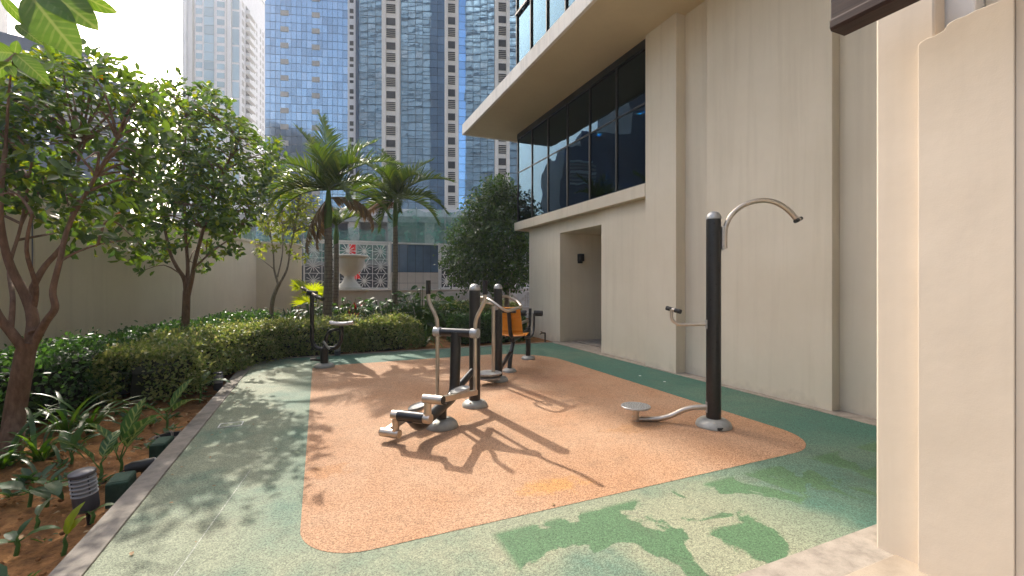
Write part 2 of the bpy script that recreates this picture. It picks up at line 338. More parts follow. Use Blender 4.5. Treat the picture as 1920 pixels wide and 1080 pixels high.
# ------------------------------------------------------------------ mesh helpers
ORIGIN = {}
def empty(name, loc=(0, 0, 0), world_coords=True):
    o = bpy.data.objects.new(name, None); COL.objects.link(o); o.location = loc; o.empty_display_size = 0.2
    ORIGIN[o] = Vector(loc) if world_coords else Vector((0, 0, 0)); return o
def tag(o, label=None, cat=None, group=None, kind=None):
    if label: o['label'] = label
    if cat: o['category'] = cat
    if group: o['group'] = group
    if kind: o['kind'] = kind
    return o
def link(name, me, mat=None, parent=None, loc=(0, 0, 0), rot=None, scale=None):
    o = bpy.data.objects.new(name, me); COL.objects.link(o)
    if mat and not me.materials: me.materials.append(MATS[mat])
    o.parent = parent; o.location = loc
    if rot is not None: o.rotation_euler = rot
    if scale is not None: o.scale = scale
    return o
class MB:
    def __init__(s): s.v = []; s.f = []
    def add(s, vs, fs):
        k = len(s.v); s.v += [tuple(v) for v in vs]; s.f += [tuple(i + k for i in f) for f in fs]; return s
    def box(s, x0, x1, y0, y1, z0, z1, M=None):
        vs = [Vector((x, y, z)) for z in (z0, z1) for x, y in ((x0, y0), (x1, y0), (x1, y1), (x0, y1))]
        if M is not None: vs = [M @ v for v in vs]
        return s.add(vs, [(3, 2, 1, 0), (4, 5, 6, 7), (0, 1, 5, 4), (1, 2, 6, 5), (2, 3, 7, 6), (3, 0, 4, 7)])
    def prism(s, poly, z0, z1):
        n = len(poly); vs = [(x, y, z0) for x, y in poly] + [(x, y, z1) for x, y in poly]
        return s.add(vs, [tuple(range(n - 1, -1, -1)), tuple(range(n, 2 * n))] + [(i, (i + 1) % n, n + (i + 1) % n, n + i) for i in range(n)])
    def tube(s, pts, rad, n=10, cap=True, smooth_path=0):
        pts = [Vector(p) for p in pts]
        if not isinstance(rad, (list, tuple)): rad = [rad] * len(pts)
        if smooth_path: pts, rad = smooth_line(pts, rad, smooth_path)
        k = len(pts); vs = []; prev = None
        for i, p in enumerate(pts):
            t = (pts[min(i + 1, k - 1)] - pts[max(i - 1, 0)])
            t = t.normalized() if t.length > 1e-9 else Vector((0, 0, 1))
            if prev is None:
                a = Vector((0, 0, 1)) if abs(t.z) < 0.9 else Vector((1, 0, 0)); u = t.cross(a).normalized()
            else:
                u = prev - t * prev.dot(t); u = u.normalized() if u.length > 1e-6 else t.orthogonal().normalized()
            prev = u; w = t.cross(u)
            for j in range(n):
                q = 2 * math.pi * j / n; vs.append(p + (u * math.cos(q) + w * math.sin(q)) * rad[i])
        fs = [(i * n + j, i * n + (j + 1) % n, (i + 1) * n + (j + 1) % n, (i + 1) * n + j) for i in range(k - 1) for j in range(n)]
        if cap: fs += [tuple(range(n - 1, -1, -1)), tuple((k - 1) * n + j for j in range(n))]
        return s.add(vs, fs)
    def lathe(s, prof, c=(0, 0, 0), n=24, M=None):
        vs = []; c = Vector(c)
        for r_, z in prof:
            for j in range(n):
                q = 2 * math.pi * j / n; v = Vector((r_ * math.cos(q), r_ * math.sin(q), z))
                vs.append(c + (M @ v if M is not None else v))
        k = len(prof)
        fs = [(i * n + j, i * n + (j + 1) % n, (i + 1) * n + (j + 1) % n, (i + 1) * n + j) for i in range(k - 1) for j in range(n)]
        fs += [tuple(range(n - 1, -1, -1)), tuple((k - 1) * n + j for j in range(n))]
        return s.add(vs, fs)
    def mesh(s, name, off=Vector((0, 0, 0)), smooth=False, bevel=0.0):
        me = bpy.data.meshes.new(name); me.from_pydata([tuple(Vector(v) - off) for v in s.v], [], s.f)
        bm = bmesh.new(); bm.from_mesh(me)
        bmesh.ops.recalc_face_normals(bm, faces=bm.faces)
        if bevel:
            ed = [e for e in bm.edges if len(e.link_faces) == 2 and e.calc_face_angle(0) > 0.6]
            bmesh.ops.bevel(bm, geom=ed, offset=bevel, segments=2, affect='EDGES', profile=0.5)
        bm.to_mesh(me); bm.free()
        if smooth:
            me.polygons.foreach_set('use_smooth', [True] * len(me.polygons))
            try: me.set_sharp_from_angle(angle=R(40))
            except Exception: pass
        return me
    def build(s, name, mat, parent=None, smooth=False, bevel=0.0):
        off = Vector((0, 0, 0)); p = parent
        while p is not None:
            if p in ORIGIN: off = ORIGIN[p]
            p = p.parent
        return link(name, s.mesh(name, off, smooth, bevel), mat, parent)
def smooth_line(pts, rad, sub):
    P_, R_ = [], []; k = len(pts)
    for i in range(k - 1):
        p0, p1, p2, p3 = pts[max(i - 1, 0)], pts[i], pts[i + 1], pts[min(i + 2, k - 1)]
        for j in range(sub):
            t = j / sub
            P_.append(0.5 * ((2 * p1) + (p2 - p0) * t + (2 * p0 - 5 * p1 + 4 * p2 - p3) * t * t + (3 * p1 - p0 - 3 * p2 + p3) * t ** 3))
            R_.append(rad[i] * (1 - t) + rad[i + 1] * t)
    return P_ + [pts[-1]], R_ + [rad[-1]]
def fillet(pts, r, seg=5):
    pts = [Vector(p) for p in pts]; out = [pts[0]]
    for a, b, c in zip(pts, pts[1:], pts[2:]):
        d1 = (a - b); d2 = (c - b); q = min(r, d1.length * 0.49, d2.length * 0.49); p1 = b + d1.normalized() * q; p2 = b + d2.normalized() * q
        for i in range(seg + 1):
            t = i / seg; out.append(p1 * (1 - t) ** 2 + b * 2 * t * (1 - t) + p2 * t * t)
    return out + [pts[-1]]
def raw_mesh(name, V, Fq):
    V = np.asarray(V, np.float32); Fq = np.asarray(Fq, np.int32); me = bpy.data.meshes.new(name); k = Fq.shape[1]
    me.vertices.add(len(V)); me.vertices.foreach_set('co', V.ravel())
    me.loops.add(Fq.size); me.loops.foreach_set('vertex_index', Fq.ravel())
    me.polygons.add(len(Fq)); me.polygons.foreach_set('loop_start', np.arange(0, Fq.size, k, dtype=np.int32))
    me.update(calc_edges=True); return me
def unit(a): return a / np.maximum(np.linalg.norm(a, axis=1, keepdims=True), 1e-9)
def leaves_mesh(name, p, d, up, L, wr=0.22, fold=0.25, droop=0.25, off=None):
    """leaf blades of two folded halves: p base, d direction, up face normal, L length"""
    p = np.asarray(p, float); d = unit(np.asarray(d, float)); up = np.asarray(up, float)
    sd_ = unit(np.cross(d, up)); up = np.cross(sd_, d); L = np.asarray(L, float).reshape(-1, 1)
    W = L * wr; lift = W * fold; dr = L * droop
    if off is not None: p = p - np.asarray(off)
    v = np.stack([p, p + d * L * 0.30 + sd_ * W * 0.9 + up * lift - up * dr * 0.1, p + d * L * 0.68 + sd_ * W + up * lift - up * dr * 0.5, p + d * L - up * dr,
                  p + d * L * 0.68 - sd_ * W + up * lift - up * dr * 0.5, p + d * L * 0.30 - sd_ * W * 0.9 + up * lift - up * dr * 0.1], axis=1)
    n = len(p); V = v.reshape(-1, 3); b = (np.arange(n) * 6).reshape(-1, 1)
    Fq = np.concatenate([b + np.array([[0, 1, 2, 3]]), b + np.array([[0, 3, 4, 5]])], axis=0)
    return raw_mesh(name, V, Fq)
def rnd_dir(n): return unit(RNG.normal(size=(n, 3)))

# ================================================================== SETTING
def struct(name, mb, mat, **k): return tag(mb.build(name, mat, **k), kind='structure')
struct('ground', MB().box(-260, 260, -260, 330, -0.6, -0.30), 'paving_grey')
FX0, FX1, FY0, FY1 = -1.07, 5.17, 1.58, 9.50
def sheet(poly, z): return MB().add([(x, y, z) for x, y in poly], [tuple(range(len(poly)))])
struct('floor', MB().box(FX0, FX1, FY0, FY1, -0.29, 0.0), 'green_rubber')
def rounded(x0, x1, y0, y1, r):
    out = []
    for cx, cy, a0, rr in ((x1 - r[0], y0 + r[0], -90, r[0]), (x1 - r[1], y1 - r[1], 0, r[1]), (x0 + r[2], y1 - r[2], 90, r[2]), (x0 + r[3], y0 + r[3], 180, r[3])):
        for i in range(13):
            a = R(a0 + 90 * i / 12); out.append((cx + rr * math.cos(a), cy + rr * math.sin(a)))
    return out
struct('exercise_pad', sheet(rounded(-0.10, 4.20, 2.52, 8.42, (0.48, 1.15, 0.2, 0.36)), 0.002), 'orange_rubber')
# kerb
struct('kerb', MB().box(-1.225, FX0, -1.5, 9.62, -0.29, 0.012), 'kerb_concrete', bevel=0.006)
struct('kerb_far', MB().box(-1.225, 5.40, FY1, 9.60, -0.28, 0.010), 'kerb_concrete', bevel=0.006)
# concrete strips by the wall and by the front edge
struct('wall_gutter', MB().box(FX1, 5.75, FY0, FY1 - 0.01, -0.28, 0.006), 'strip_concrete')
struct('front_strip', MB().box(FX0 + 0.0, 6.2, 1.22, FY0, -0.28, 0.003), 'strip_concrete')
struct('walkway', MB().box(FX0, 6.2, -4.0, 1.22, -0.28, -0.006), 'strip_concrete')
tl = tag(empty('tile_paving', (1.5, 0.9, 0)), kind='structure')
tm = MB().box(-0.298, 0.298, -0.298, 0.298, -0.02, 0.012).mesh('tile', bevel=0.004)
for i in range(-3, 3):
    for j in range(5): link('tile', tm, 'tile_beige', tl, (0.87 + i * 0.602 - 0.42, 0.16 - 0.602 * j, 0.0))
# soil bed: an uneven sheet
def soil_sheet():
    nx, ny = 70, 120; xs = np.linspace(-7.5, -1.2, nx); ys = np.linspace(-2, 18.5, ny)
    V = []
    for y in ys:
        for x in xs:
            z = -0.13 + 0.035 * math.sin(x * 3.1 + y * 1.7) * math.sin(y * 2.3 - x) + RNG.normal() * 0.012 + 0.06 * min(1, max(0, (-1.6 - x) / 2))
            V.append((x, y, z))
    Fq = [(j * nx + i, j * nx + i + 1, (j + 1) * nx + i + 1, (j + 1) * nx + i) for j in range(ny - 1) for i in range(nx - 1)]
    me = raw_mesh('soil', V, Fq); me.polygons.foreach_set('use_smooth', [True] * len(me.polygons))
    tag(link('soil', me, 'soil_earth'), kind='structure')
soil_sheet()
struct('soil_far', MB().box(-1.2, 9.0, 9.6, 17.2, -0.28, -0.03), 'soil_earth')

# ================================================================== CLUBHOUSE (right)
WX = 5.22
club = tag(empty('clubhouse', (5.6, 7, 0)), 'beige clubhouse with dark glazed upper storey and wide flat overhang', 'building')
def part(name, mat, boxes, parent=club, bevel=0.0):
    m = MB()
    for b in boxes: m.box(*b)
    return m.build(name, mat, parent, bevel=bevel)
GX = 5.25; GY0, GY1, GZ0, GZ1, GT = 6.20, 11.78, 3.19, 5.755, 4.63
part('pilaster', 'wall_paint', [(WX, 6.6, 5.47, 6.198, -0.2, 5.757)], bevel=0.006)
part('wall_panel', 'wall_paint', [(5.36, 6.6, 6.2, 7.72, -0.2, 2.952)], bevel=0.006)
part('wall_recess', 'wall_paint', [(5.41, 6.6, 4.925, 5.468, -0.2, 5.757)])
part('wall_panel', 'wall_paint', [(5.29, 6.6, 3.16, 4.923, -0.2, 5.757)], bevel=0.006)
part('wall_recess', 'wall_paint', [(5.42, 6.6, -3.0, 3.158, -0.2, 5.757)])
# lower far wall with the doorway
lw = part('wall', 'wall_paint', [(5.40, 9.5, 9.51, 11.25, -0.2, 2.952)], bevel=0.006)
part('door_lintel', 'wall_paint', [(5.40, 6.6, 7.722, 9.508, 2.66, 2.952)])
part('porch_ceiling', 'wall_paint', [(6.602, 9.5, 7.722, 9.508, 2.45, 2.95)])
part('porch_wall', 'wall_paint', [(9.3, 9.5, 6.0, 9.508, -0.2, 2.45), (6.602, 9.29, 6.0, 7.70, -0.2, 2.9)])
part('porch_floor', 'strip_concrete', [(5.752, 9.3, 7.722, 9.508, -0.2, 0.02)])
part('sill', 'wall_paint', [(5.21, 9.8, 6.2, 11.86, 2.955, 3.185)], bevel=0.008)
# overhang slab and soffit
sl = part('overhang', 'soffit_paint', [(3.90, 9.8, -3.0, 12.42, 5.76, 6.0)])
MB().box(3.83, 3.898, -3.0, 12.50, 5.752, 6.055).box(3.899, 9.8, 12.421, 12.50, 5.752, 6.055).build('fascia', 'fascia_paint', sl, bevel=0.01)
# glazing: each pane a piece, posts and transom as parts
ys = [11.78, 10.85, 9.93, 8.98, 8.045, 7.115, 6.20]
pane = MB().box(-0.006, 0.006, -0.5, 0.5, -0.5, 0.5).mesh('pane')
for i in range(6):
    y1, y0 = ys[i], ys[i + 1]
    for z0, z1 in ((GZ0 + 0.03, GT - 0.02), (GT + 0.02, GZ1 - 0.16)):
        link('pane', pane, 'clubhouse_glass', club, (GX + 0.06 - 5.6, (y0 + y1) / 2 - 7, (z0 + z1) / 2),
             (0, random.uniform(-.002, .002), random.uniform(-.002, .002)), (1, y1 - y0 - 0.03, z1 - z0))
for i, y in enumerate(ys):
    MB().box(GX + 0.03, GX + 0.10, y - 0.014, y + 0.014, GZ0, GZ1 - 0.002).build('mullion', 'mullion_light' if 0 < i < 6 else 'mullion_dark', club)
    if i < 6:
        ya = ys[i + 1] + 0.024; yb = y - 0.024
        MB().box(GX + 0.04, GX + 0.10, ya, yb, GT - 0.013, GT + 0.013).build('transom', 'mullion_dark', club)
        MB().box(GX + 0.035, GX + 0.10, ya, yb, GZ0, GZ0 + 0.03).build('bottom_rail', 'mullion_dark', club)
MB().box(GX + 0.03, GX + 0.10, GY0, GY1, GZ1 - 0.05, GZ1).box(GX + 0.005, GX + 0.05, GY0 + .03, GY1 - .03, GZ1 - 0.155, GZ1 - 0.055).build('head_rail', 'mullion_light', club)
# end glazing facing the trees
for z0, z1 in ((GZ0 + .03, GT - .02), (GT + .02, GZ1 - .05)):
    for k in range(3):
        link('pane', pane, 'clubhouse_glass', club, (GX + 0.1 + 0.75 + 1.5 * k - 5.6, GY1 - 0.03 - 7, (z0 + z1) / 2), (0, 0, R(90)), (1, 1.46, z1 - z0))
# the gym room behind the glass
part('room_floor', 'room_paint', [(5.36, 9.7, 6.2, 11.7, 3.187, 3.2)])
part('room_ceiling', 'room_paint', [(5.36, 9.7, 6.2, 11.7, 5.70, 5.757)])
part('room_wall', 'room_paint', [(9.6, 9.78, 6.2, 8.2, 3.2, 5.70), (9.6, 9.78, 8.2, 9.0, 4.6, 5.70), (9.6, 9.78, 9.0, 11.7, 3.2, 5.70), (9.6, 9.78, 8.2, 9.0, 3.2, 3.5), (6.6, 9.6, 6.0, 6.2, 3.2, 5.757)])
dl = MB().lathe([(0.06, 0), (0.06, 0.02)], n=14).mesh('downlight')
for x, y in ((7.33, 10.66), (7.37, 8.97)): link('downlight', dl, 'downlight_glow', club, (x - 5.6, y - 7, 5.675))
# upper storey glazing
UZ0, UZ1 = 6.06, 13.0
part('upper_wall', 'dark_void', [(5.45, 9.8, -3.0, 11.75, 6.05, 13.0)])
yy = 11.80
for k in range(8):
    y1 = yy - k * 0.93; y0 = y1 - 0.93
    for z0, z1 in ((6.10, 7.6), (7.64, 9.18), (9.24, 11.2), (11.26, 13.0)):
        link('upper_pane', pane, 'tower_glass_blue', club, (5.30 - 5.6, (y0 + y1) / 2 - 7, (z0 + z1) / 2), (0, 0, 0), (1, 0.90, z1 - z0))
    MB().box(5.25, 5.44, y1 - 0.018, y1 + 0.018, 6.06, 13.0).build('upper_mullion', 'mullion_dark', club)
MB().box(5.22, 5.27, 4.36, 11.82, 9.18, 9.24).box(5.24, 5.29, 4.36, 11.82, 7.6, 7.64).build('upper_transom', 'mullion_dark', club)
# wall lamp in the doorway
wl = tag(empty('wall_lamp', tuple(D(1092, 483, 10.93))), 'small dark box lamp fixed to the wall inside the doorway', 'wall lamp')
wl.location = (5.93, 9.50, 2.02); ORIGIN[wl] = Vector(wl.location)
MB().box(5.90, 6.02, 9.465, 9.509, 1.93, 2.14).build('back_plate', 'bronze_dark', wl, bevel=.004)
MB().box(5.865, 5.985, 9.33, 9.463, 1.98, 2.16).build('lamp_body', 'bronze_dark', wl, bevel=.006)
# tap by the wall
tp = tag(empty('water_tap', (5.10, 9.72, 0)), 'brown garden tap on a short upright pipe by the clubhouse corner', 'tap')
MB().tube([(5.10, 9.72, -0.05), (5.10, 9.72, 0.22)], 0.02, 8).build('pipe', 'brass_tap', tp, True)
MB().tube([(5.10, 9.72, 0.21), (5.0, 9.70, 0.22), (4.94, 9.69, 0.19)], [0.018, 0.018, 0.014], 8).build('spout', 'brass_tap', tp, True)
MB().tube([(4.99, 9.67, 0.25), (4.99, 9.74, 0.25)], 0.012, 6).tube([(4.99, 9.705, .22), (4.99, 9.705, .25)], .008, 6).build('handle', 'brass_tap', tp, True)

# ================================================================== FOREGROUND PILLAR, BEAM (right edge)
pil = tag(empty('wall_pillar', (3.1, 1.3, 0)), 'tall cream plastered pillar nearest the camera on the right', 'pillar')
MB().box(2.80, 2.90, 1.19, 1.447, -0.05, 5.7).build('shaft', 'pillar_paint', pil, bevel=0.012)
def ragged_panel():
    m = MB(); top = [(1.237, 2.635), (1.228, 2.648), (1.20, 2.655), (1.17, 2.652), (1.135, 2.66), (1.128, 2.672), (1.118, 2.685), (1.09, 2.690), (1.06, 2.688), (1.02, 2.694), (0.96, 2.69), (0.898, 2.695)]
    poly = [(0.898, -0.05), (1.237, -0.05)] + top; n = len(poly)
    m.add([(2.748, y, z) for y, z in poly] + [(2.90, y, z) for y, z in poly], [tuple(range(n)), tuple(range(2 * n - 1, n - 1, -1))] + [(i, n + i, n + (i + 1) % n, (i + 1) % n) for i in range(n)])
    return m
ragged_panel().build('plaster_panel', 'pillar_paint', pil, bevel=0.004)
MB().box(2.754, 3.4, -1.5, 0.8965, -0.05, 2.9).build('side_wall', 'pillar_paint', pil)
wc = tag(empty('white_column', (3.35, 1.6, 0)), 'white painted column showing above the broken plaster panel edge', 'column')
MB().box(2.912, 3.3, 1.085, 1.30, -0.05, 5.7).build('shaft', 'white_paint', wc, bevel=.01)
MB().box(3.0, 3.3, 0.4, 1.08, -0.05, 5.7).build('rear_face', 'wall_paint', wc)
bm_ = tag(empty('pergola_beam', (2.4, 0, 2.7)), 'dark brown wooden pergola beam with stepped edge high at upper right', 'beam')
prof = [(-0.055, 0.0), (0.055, 0.0), (0.065, 0.015), (0.065, 0.05), (0.055, 0.06), (0.055, 0.20), (-0.055, 0.20), (-0.055, 0.06), (-0.065, 0.05), (-0.065, 0.015)]
n_ = len(prof); m = MB()
m.add([(2.42 + x, 1.42, 2.715 + z) for x, z in prof] + [(2.42 + x, -3.0, 2.715 + z) for x, z in prof], [tuple(range(n_)), tuple(range(2 * n_ - 1, n_ - 1, -1))] + [(i, n_ + i, n_ + (i + 1) % n_, (i + 1) % n_) for i in range(n_)])
m.build('timber', 'dark_wood', bm_, bevel=0.003)
MB().box(2.30, 3.4, -0.9, -0.8, 2.92, 3.05).build('cross_piece', 'dark_wood', bm_)

# ================================================================== GARDEN WALL (left), FENCE (far)
gw = tag(empty('garden_wall', (-3.5, 10, 0)), 'long taupe rendered boundary wall behind the trees on the left', 'wall')
WA, WB, WC_ = Vector((-6.3, -0.85, 0)), Vector((-1.85, 16.4, 0)), Vector((-0.55, 17.05, 0))
def wallseg(a, b, z0, z1, t=0.2, out=0.0):
    d = (b - a); L = d.length; d.normalize(); nrm = Vector((d.y, -d.x, 0))        # points to the garden
    M = Matrix(((d.x, nrm.x, 0, a.x), (d.y, nrm.y, 0, a.y), (0, 0, 1, 0), (0, 0, 0, 1)))
    return MB().box(0, L, -t, out, z0, z1, M)
wallseg(WA, WB, -0.3, 2.70).build('wall_body', 'garden_wall_paint', gw)
wallseg(WB, WC_, -0.3, 2.70).build('wall_return', 'garden_wall_paint', gw)
wallseg(WA, WB, 2.702, 2.78, 0.24, 0.04).build('coping', 'garden_wall_paint', gw, bevel=.01)
wallseg(WB, WC_, 2.702, 2.78, 0.24, 0.04).build('coping', 'garden_wall_paint', gw, bevel=.01)
dW = (WB - WA).normalized()
for tt in (6.3, 9.9, 13.9):
    a = WA + dW * tt; wallseg(a, a + dW * 0.42, -0.3, 2.70, 0.0, 0.03).build('pilaster', 'garden_wall_paint', gw)
    for q_ in (-.022, .422): wallseg(a + dW * q_, a + dW * (q_ + .02), -0.3, 2.70, 0.0, 0.004).build('joint', 'slate_cladding', gw)

FYY = 17.0
fen = tag(empty('lattice_fence', (4, FYY, 0)), 'white starburst lattice fence on a low wall at the far end', 'fence')
def lattice(x0, x1, z0, z1, cell, y=FYY, w=0.012):
    m = MB(); nx = max(1, round((x1 - x0) / cell)); nz = max(1, round((z1 - z0) / cell)); cx_, cz_ = (x1 - x0) / nx, (z1 - z0) / nz
    def bar(a, b, ww=w):
        a = Vector((a[0], y, a[1])); b = Vector((b[0], y, b[1])); d = b - a; L = d.length; d.normalize(); u = Vector((0, 1, 0)); v = d.cross(u)
        M = Matrix(((d.x, u.x, v.x, a.x), (d.y, u.y, v.y, a.y), (d.z, u.z, v.z, a.z), (0, 0, 0, 1)))
        k = random.uniform(-.002, .002)
        m.box(0, L, -0.02 + k, 0.02 + k, -ww, ww, M)
    for i in range(nx):
        for j in range(nz):
            c_ = (x0 + cx_ * (i + .5), z0 + cz_ * (j + .5))
            for q in range(12):
                a = 2 * math.pi * q / 12 + 0.13 * ((i + j) % 2); ca, sa = math.cos(a), math.sin(a)
                rr = min(cx_ / 2 / max(abs(ca), 1e-6), cz_ / 2 / max(abs(sa), 1e-6)) * (1.0 if q % 2 == 0 else 0.72)
                bar(c_, (c_[0] + ca * rr, c_[1] + sa * rr))
            bar((x0 + cx_ * i, z0 + cz_ * j), (x0 + cx_ * (i + 1), z0 + cz_ * j), w * 0.8)
            bar((x0 + cx_ * i, z0 + cz_ * j), (x0 + cx_ * i, z0 + cz_ * (j + 1)), w * 0.8)
    bar((x0, z1), (x1, z1), 0.03); bar((x0, z0), (x1, z0), 0.03); bar((x0, z0), (x0, z1), 0.025); bar((x1, z0), (x1, z1), 0.025)
    return m
for x0, x1 in ((-0.5, 2.40), (4.32, 6.3), (6.36, 8.4), (8.46, 10.5)):
    lattice(x0 + .03, x1 - .03, 1.24, 2.86, 0.54).build('lattice_panel', 'white_metal', fen)
    MB().box(x0, x1, FYY - 0.03, FYY + 0.03, 2.90, 2.97).build('top_rail', 'white_metal', fen)
MB().box(-0.55, 10.6, FYY - 0.12, FYY + 0.12, -0.3, 1.14).build('low_wall', 'fence_wall_paint', fen)
MB().box(-0.55, 10.6, FYY - 0.17, FYY + 0.17, 1.142, 1.20).build('coping', 'fence_wall_paint', fen, bevel=.01)
for x in (2.44, 4.28):
    MB().box(x - 0.035, x + 0.035, FYY - 0.05, FYY + 0.05, 1.2, 2.98).build('post', 'white_metal', fen)
for k in range(5):                                            # triangular relief panels on the low wall
    x = 2.7 + k * 1.5
    MB().add([(x, FYY - 0.135, 1.10), (x + 0.9, FYY - 0.135, 1.10), (x + 0.45, FYY - 0.135, 0.72), (x, FYY - 0.1, 1.10), (x + 0.9, FYY - 0.1, 1.10), (x + 0.45, FYY - 0.1, 0.72)],
             [(0, 2, 1), (3, 4, 5), (0, 1, 4, 3), (1, 2, 5, 4), (2, 0, 3, 5)]).build('triangle_relief', 'white_metal', fen)
for k in range(4): lattice(4.5 + k * 1.55, 5.6 + k * 1.55, 0.45, 1.08, 0.36, FYY - 0.15, 0.012).build('low_lattice', 'white_metal', fen)
gf = tag(empty('glazed_screen', (3.36, FYY, 1.2)), 'blue glass screen with beige lower panels between the lattice panels', 'glass screen')
gp = MB().box(-.5, .5, -.01, .01, -.5, .5).mesh('pane')
for k in range(6):
    x = 2.48 + 0.295 * (k + .5) + 0.0
    link('pane', gp, 'pavilion_glass', gf, (x - 3.36, 0, 2.37 - 1.2), (random.uniform(-.01, .01), 0, random.uniform(-.012, .012)), (0.282, 1, 1.03))
gq = MB().box(-.5, .5, -.012, .012, -.5, .5).mesh('lower_panel')
for k in range(6):
    x = 2.48 + 0.295 * (k + .5)
    link('lower_panel', gq, 'fence_panel_beige', gf, (x - 3.36, 0, 1.64 - 1.2), None, (0.285, 1, 0.40))
    link('base_panel', gq, 'fence_panel_beige', gf, (x - 3.36, 0, 1.32 - 1.2), None, (0.285, 1, 0.22))
MB().box(2.48, 4.25, FYY - 0.04, FYY + 0.04, 2.90, 2.96).build('top_rail', 'white_metal', gf)
MB().box(2.48, 4.25, FYY + 0.03, FYY + 0.06, 1.21, 2.9).build('backing', 'dark_void', gf)

# urn on a plinth in front of the fence
U = atY(655, 540, 15.9)
ur = tag(empty('stone_urn', (U.x, U.y, 0)), 'large pale stone urn on a plinth between the palms', 'urn')
MB().lathe([(0.40, 1.24), (0.40, 1.30), (0.36, 1.33), (0.34, 1.38), (0.22, 1.48), (0.17, 1.60), (0.17, 1.66), (0.20, 1.69), (0.30, 1.78), (0.42, 1.92), (0.48, 2.08), (0.50, 2.22), (0.52, 2.27), (0.60, 2.30), (0.61, 2.35), (0.58, 2.38), (0.50, 2.38), (0.46, 2.30), (0.1, 2.2)], (U.x, U.y, 0), 36).build('bowl', 'urn_stone', ur, True)
MB().box(U.x - .52, U.x + .52, U.y - .45, U.y + .45, -0.25, 1.16).build('plinth', 'fence_wall_paint', ur, bevel=.01)
MB().box(U.x - .58, U.x + .58, U.y - .5, U.y + .5, 1.162, 1.24).build('plinth_cap', 'urn_stone', ur, bevel=.015)
# red banners beyond the fence
for (px, py, w, h_, lab) in ((661, 467, 0.22, 0.42, 'small red banner sticking up above the urn'), (668, 515, 0.26, 0.3, 'red fabric seen through the lattice beside the urn foot')):
    p = atY(px, py, 17.6); b = tag(empty('red_banner', tuple(p)), lab, 'banner')
    m = MB(); m.add([(p.x - w / 2, p.y, p.z - h_ / 2), (p.x, p.y - .02, p.z - h_ / 2 - .01), (p.x + w / 2, p.y, p.z - h_ / 2), (p.x - w / 2, p.y, p.z + h_ / 2), (p.x, p.y - .03, p.z + h_ / 2), (p.x + w / 2, p.y, p.z + h_ / 2)], [(0, 1, 4, 3), (1, 2, 5, 4)])
    m.build('cloth', 'red_banner_cloth', b); MB().tube([(p.x - w / 2 - .01, p.y, -0.2), (p.x - w / 2 - .01, p.y, p.z + h_ / 2 + .05)], .012, 6).build('pole', 'white_metal', b)

# ================================================================== TOWERS
g1 = Vector((0.958, -0.287, 0)); g2 = Vector((0.287, 0.958, 0))       # the city grid
def frame_at(o): return Matrix(((g1.x, g2.x, 0, o.x), (g1.y, g2.y, 0, o.y), (0, 0, 1, 0), (0, 0, 0, 1)))
GROT = math.atan2(g1.y, g1.x)
def local(M, x, y, z): return M @ Vector((x, y, z))
def panes_grid(parent, M, cells, mat, tilt, limit=300, name='pane'):
    """cells: (x0,x1,z0,z1) on the facade; the largest `limit` become parts, the rest one joined mesh"""
    org = ORIGIN[parent]; pm = MB().box(-.5, .5, -.5, .5, -.5, .5).mesh(name)
    pm.materials.append(MATS[mat]); rest = MB()
    for i, (x0, x1, z0, z1) in enumerate(cells):
        c_ = local(M, (x0 + x1) / 2, -0.06, (z0 + z1) / 2)
        tx, tz = random.gauss(0, tilt), random.gauss(0, tilt)
        if i < limit:
            link(name, pm, None, parent, c_ - org, (tx, 0, GROT + tz), (x1 - x0, 0.06, z1 - z0))
        else:
            Q = Matrix.Translation(c_) @ Euler((tx, 0, GROT + tz)).to_matrix().to_4x4()
            rest.box(-(x1 - x0) / 2, (x1 - x0) / 2, -.03, .03, -(z1 - z0) / 2, (z1 - z0) / 2, Q)
    if rest.v: tag(rest.build('pane_field', mat, parent), kind='stuff')

# --- blue glass tower
FB = 62.5
o = D(497, HOR, FB); o.z = 0; MBL = frame_at(o); S = FB / FPX        # metres per pixel there
bt = tag(empty('blue_glass_tower', tuple(o)), 'pale blue glass office tower with two columns of open dark hatches', 'tower')
wB = 145 * S * 1.035
MB().box(0, wB, 0, 30, 0, 84, MBL).build('core', 'tower_joint', bt)
cw, rh = wB / 16, 15.3 * S; cells = []; hatch = []
zbase = EYE + (HOR - 392) * S
for j in range(30):
    for i in range(16):
        x0, z0 = i * cw, zbase + j * rh
        cells.append((x0 + .02, x0 + cw - .02, z0 + .03, z0 + rh - .03, abs(j - 12) + abs(i - 8)))
        if i in (3, 9) and j % 2 == 0: hatch.append((x0 - cw * .0, x0 + cw * 1.5, z0 + rh * .1 - .3, z0 + rh * 0.1 + .4))
cells.sort(key=lambda c: c[4]); panes_grid(bt, MBL, [c[:4] for c in cells], 'tower_glass_blue', 0.0008)
hm = MB().box(-.5, .5, -.5, .5, -.5, .5).mesh('open_hatch')
for x0, x1, z0, z1 in hatch:
    h_ = link('open_hatch', hm, 'louver_grey', bt, local(MBL, (x0 + x1) / 2, -.12, (z0 + z1) / 2) - ORIGIN[bt], (0, 0, GROT), (x1 - x0, .1, z1 - z0))
    link('hatch_opening', hm, 'dark_void', h_, (0, -0.3, -0.05), None, (0.86, 0.6, 0.8))
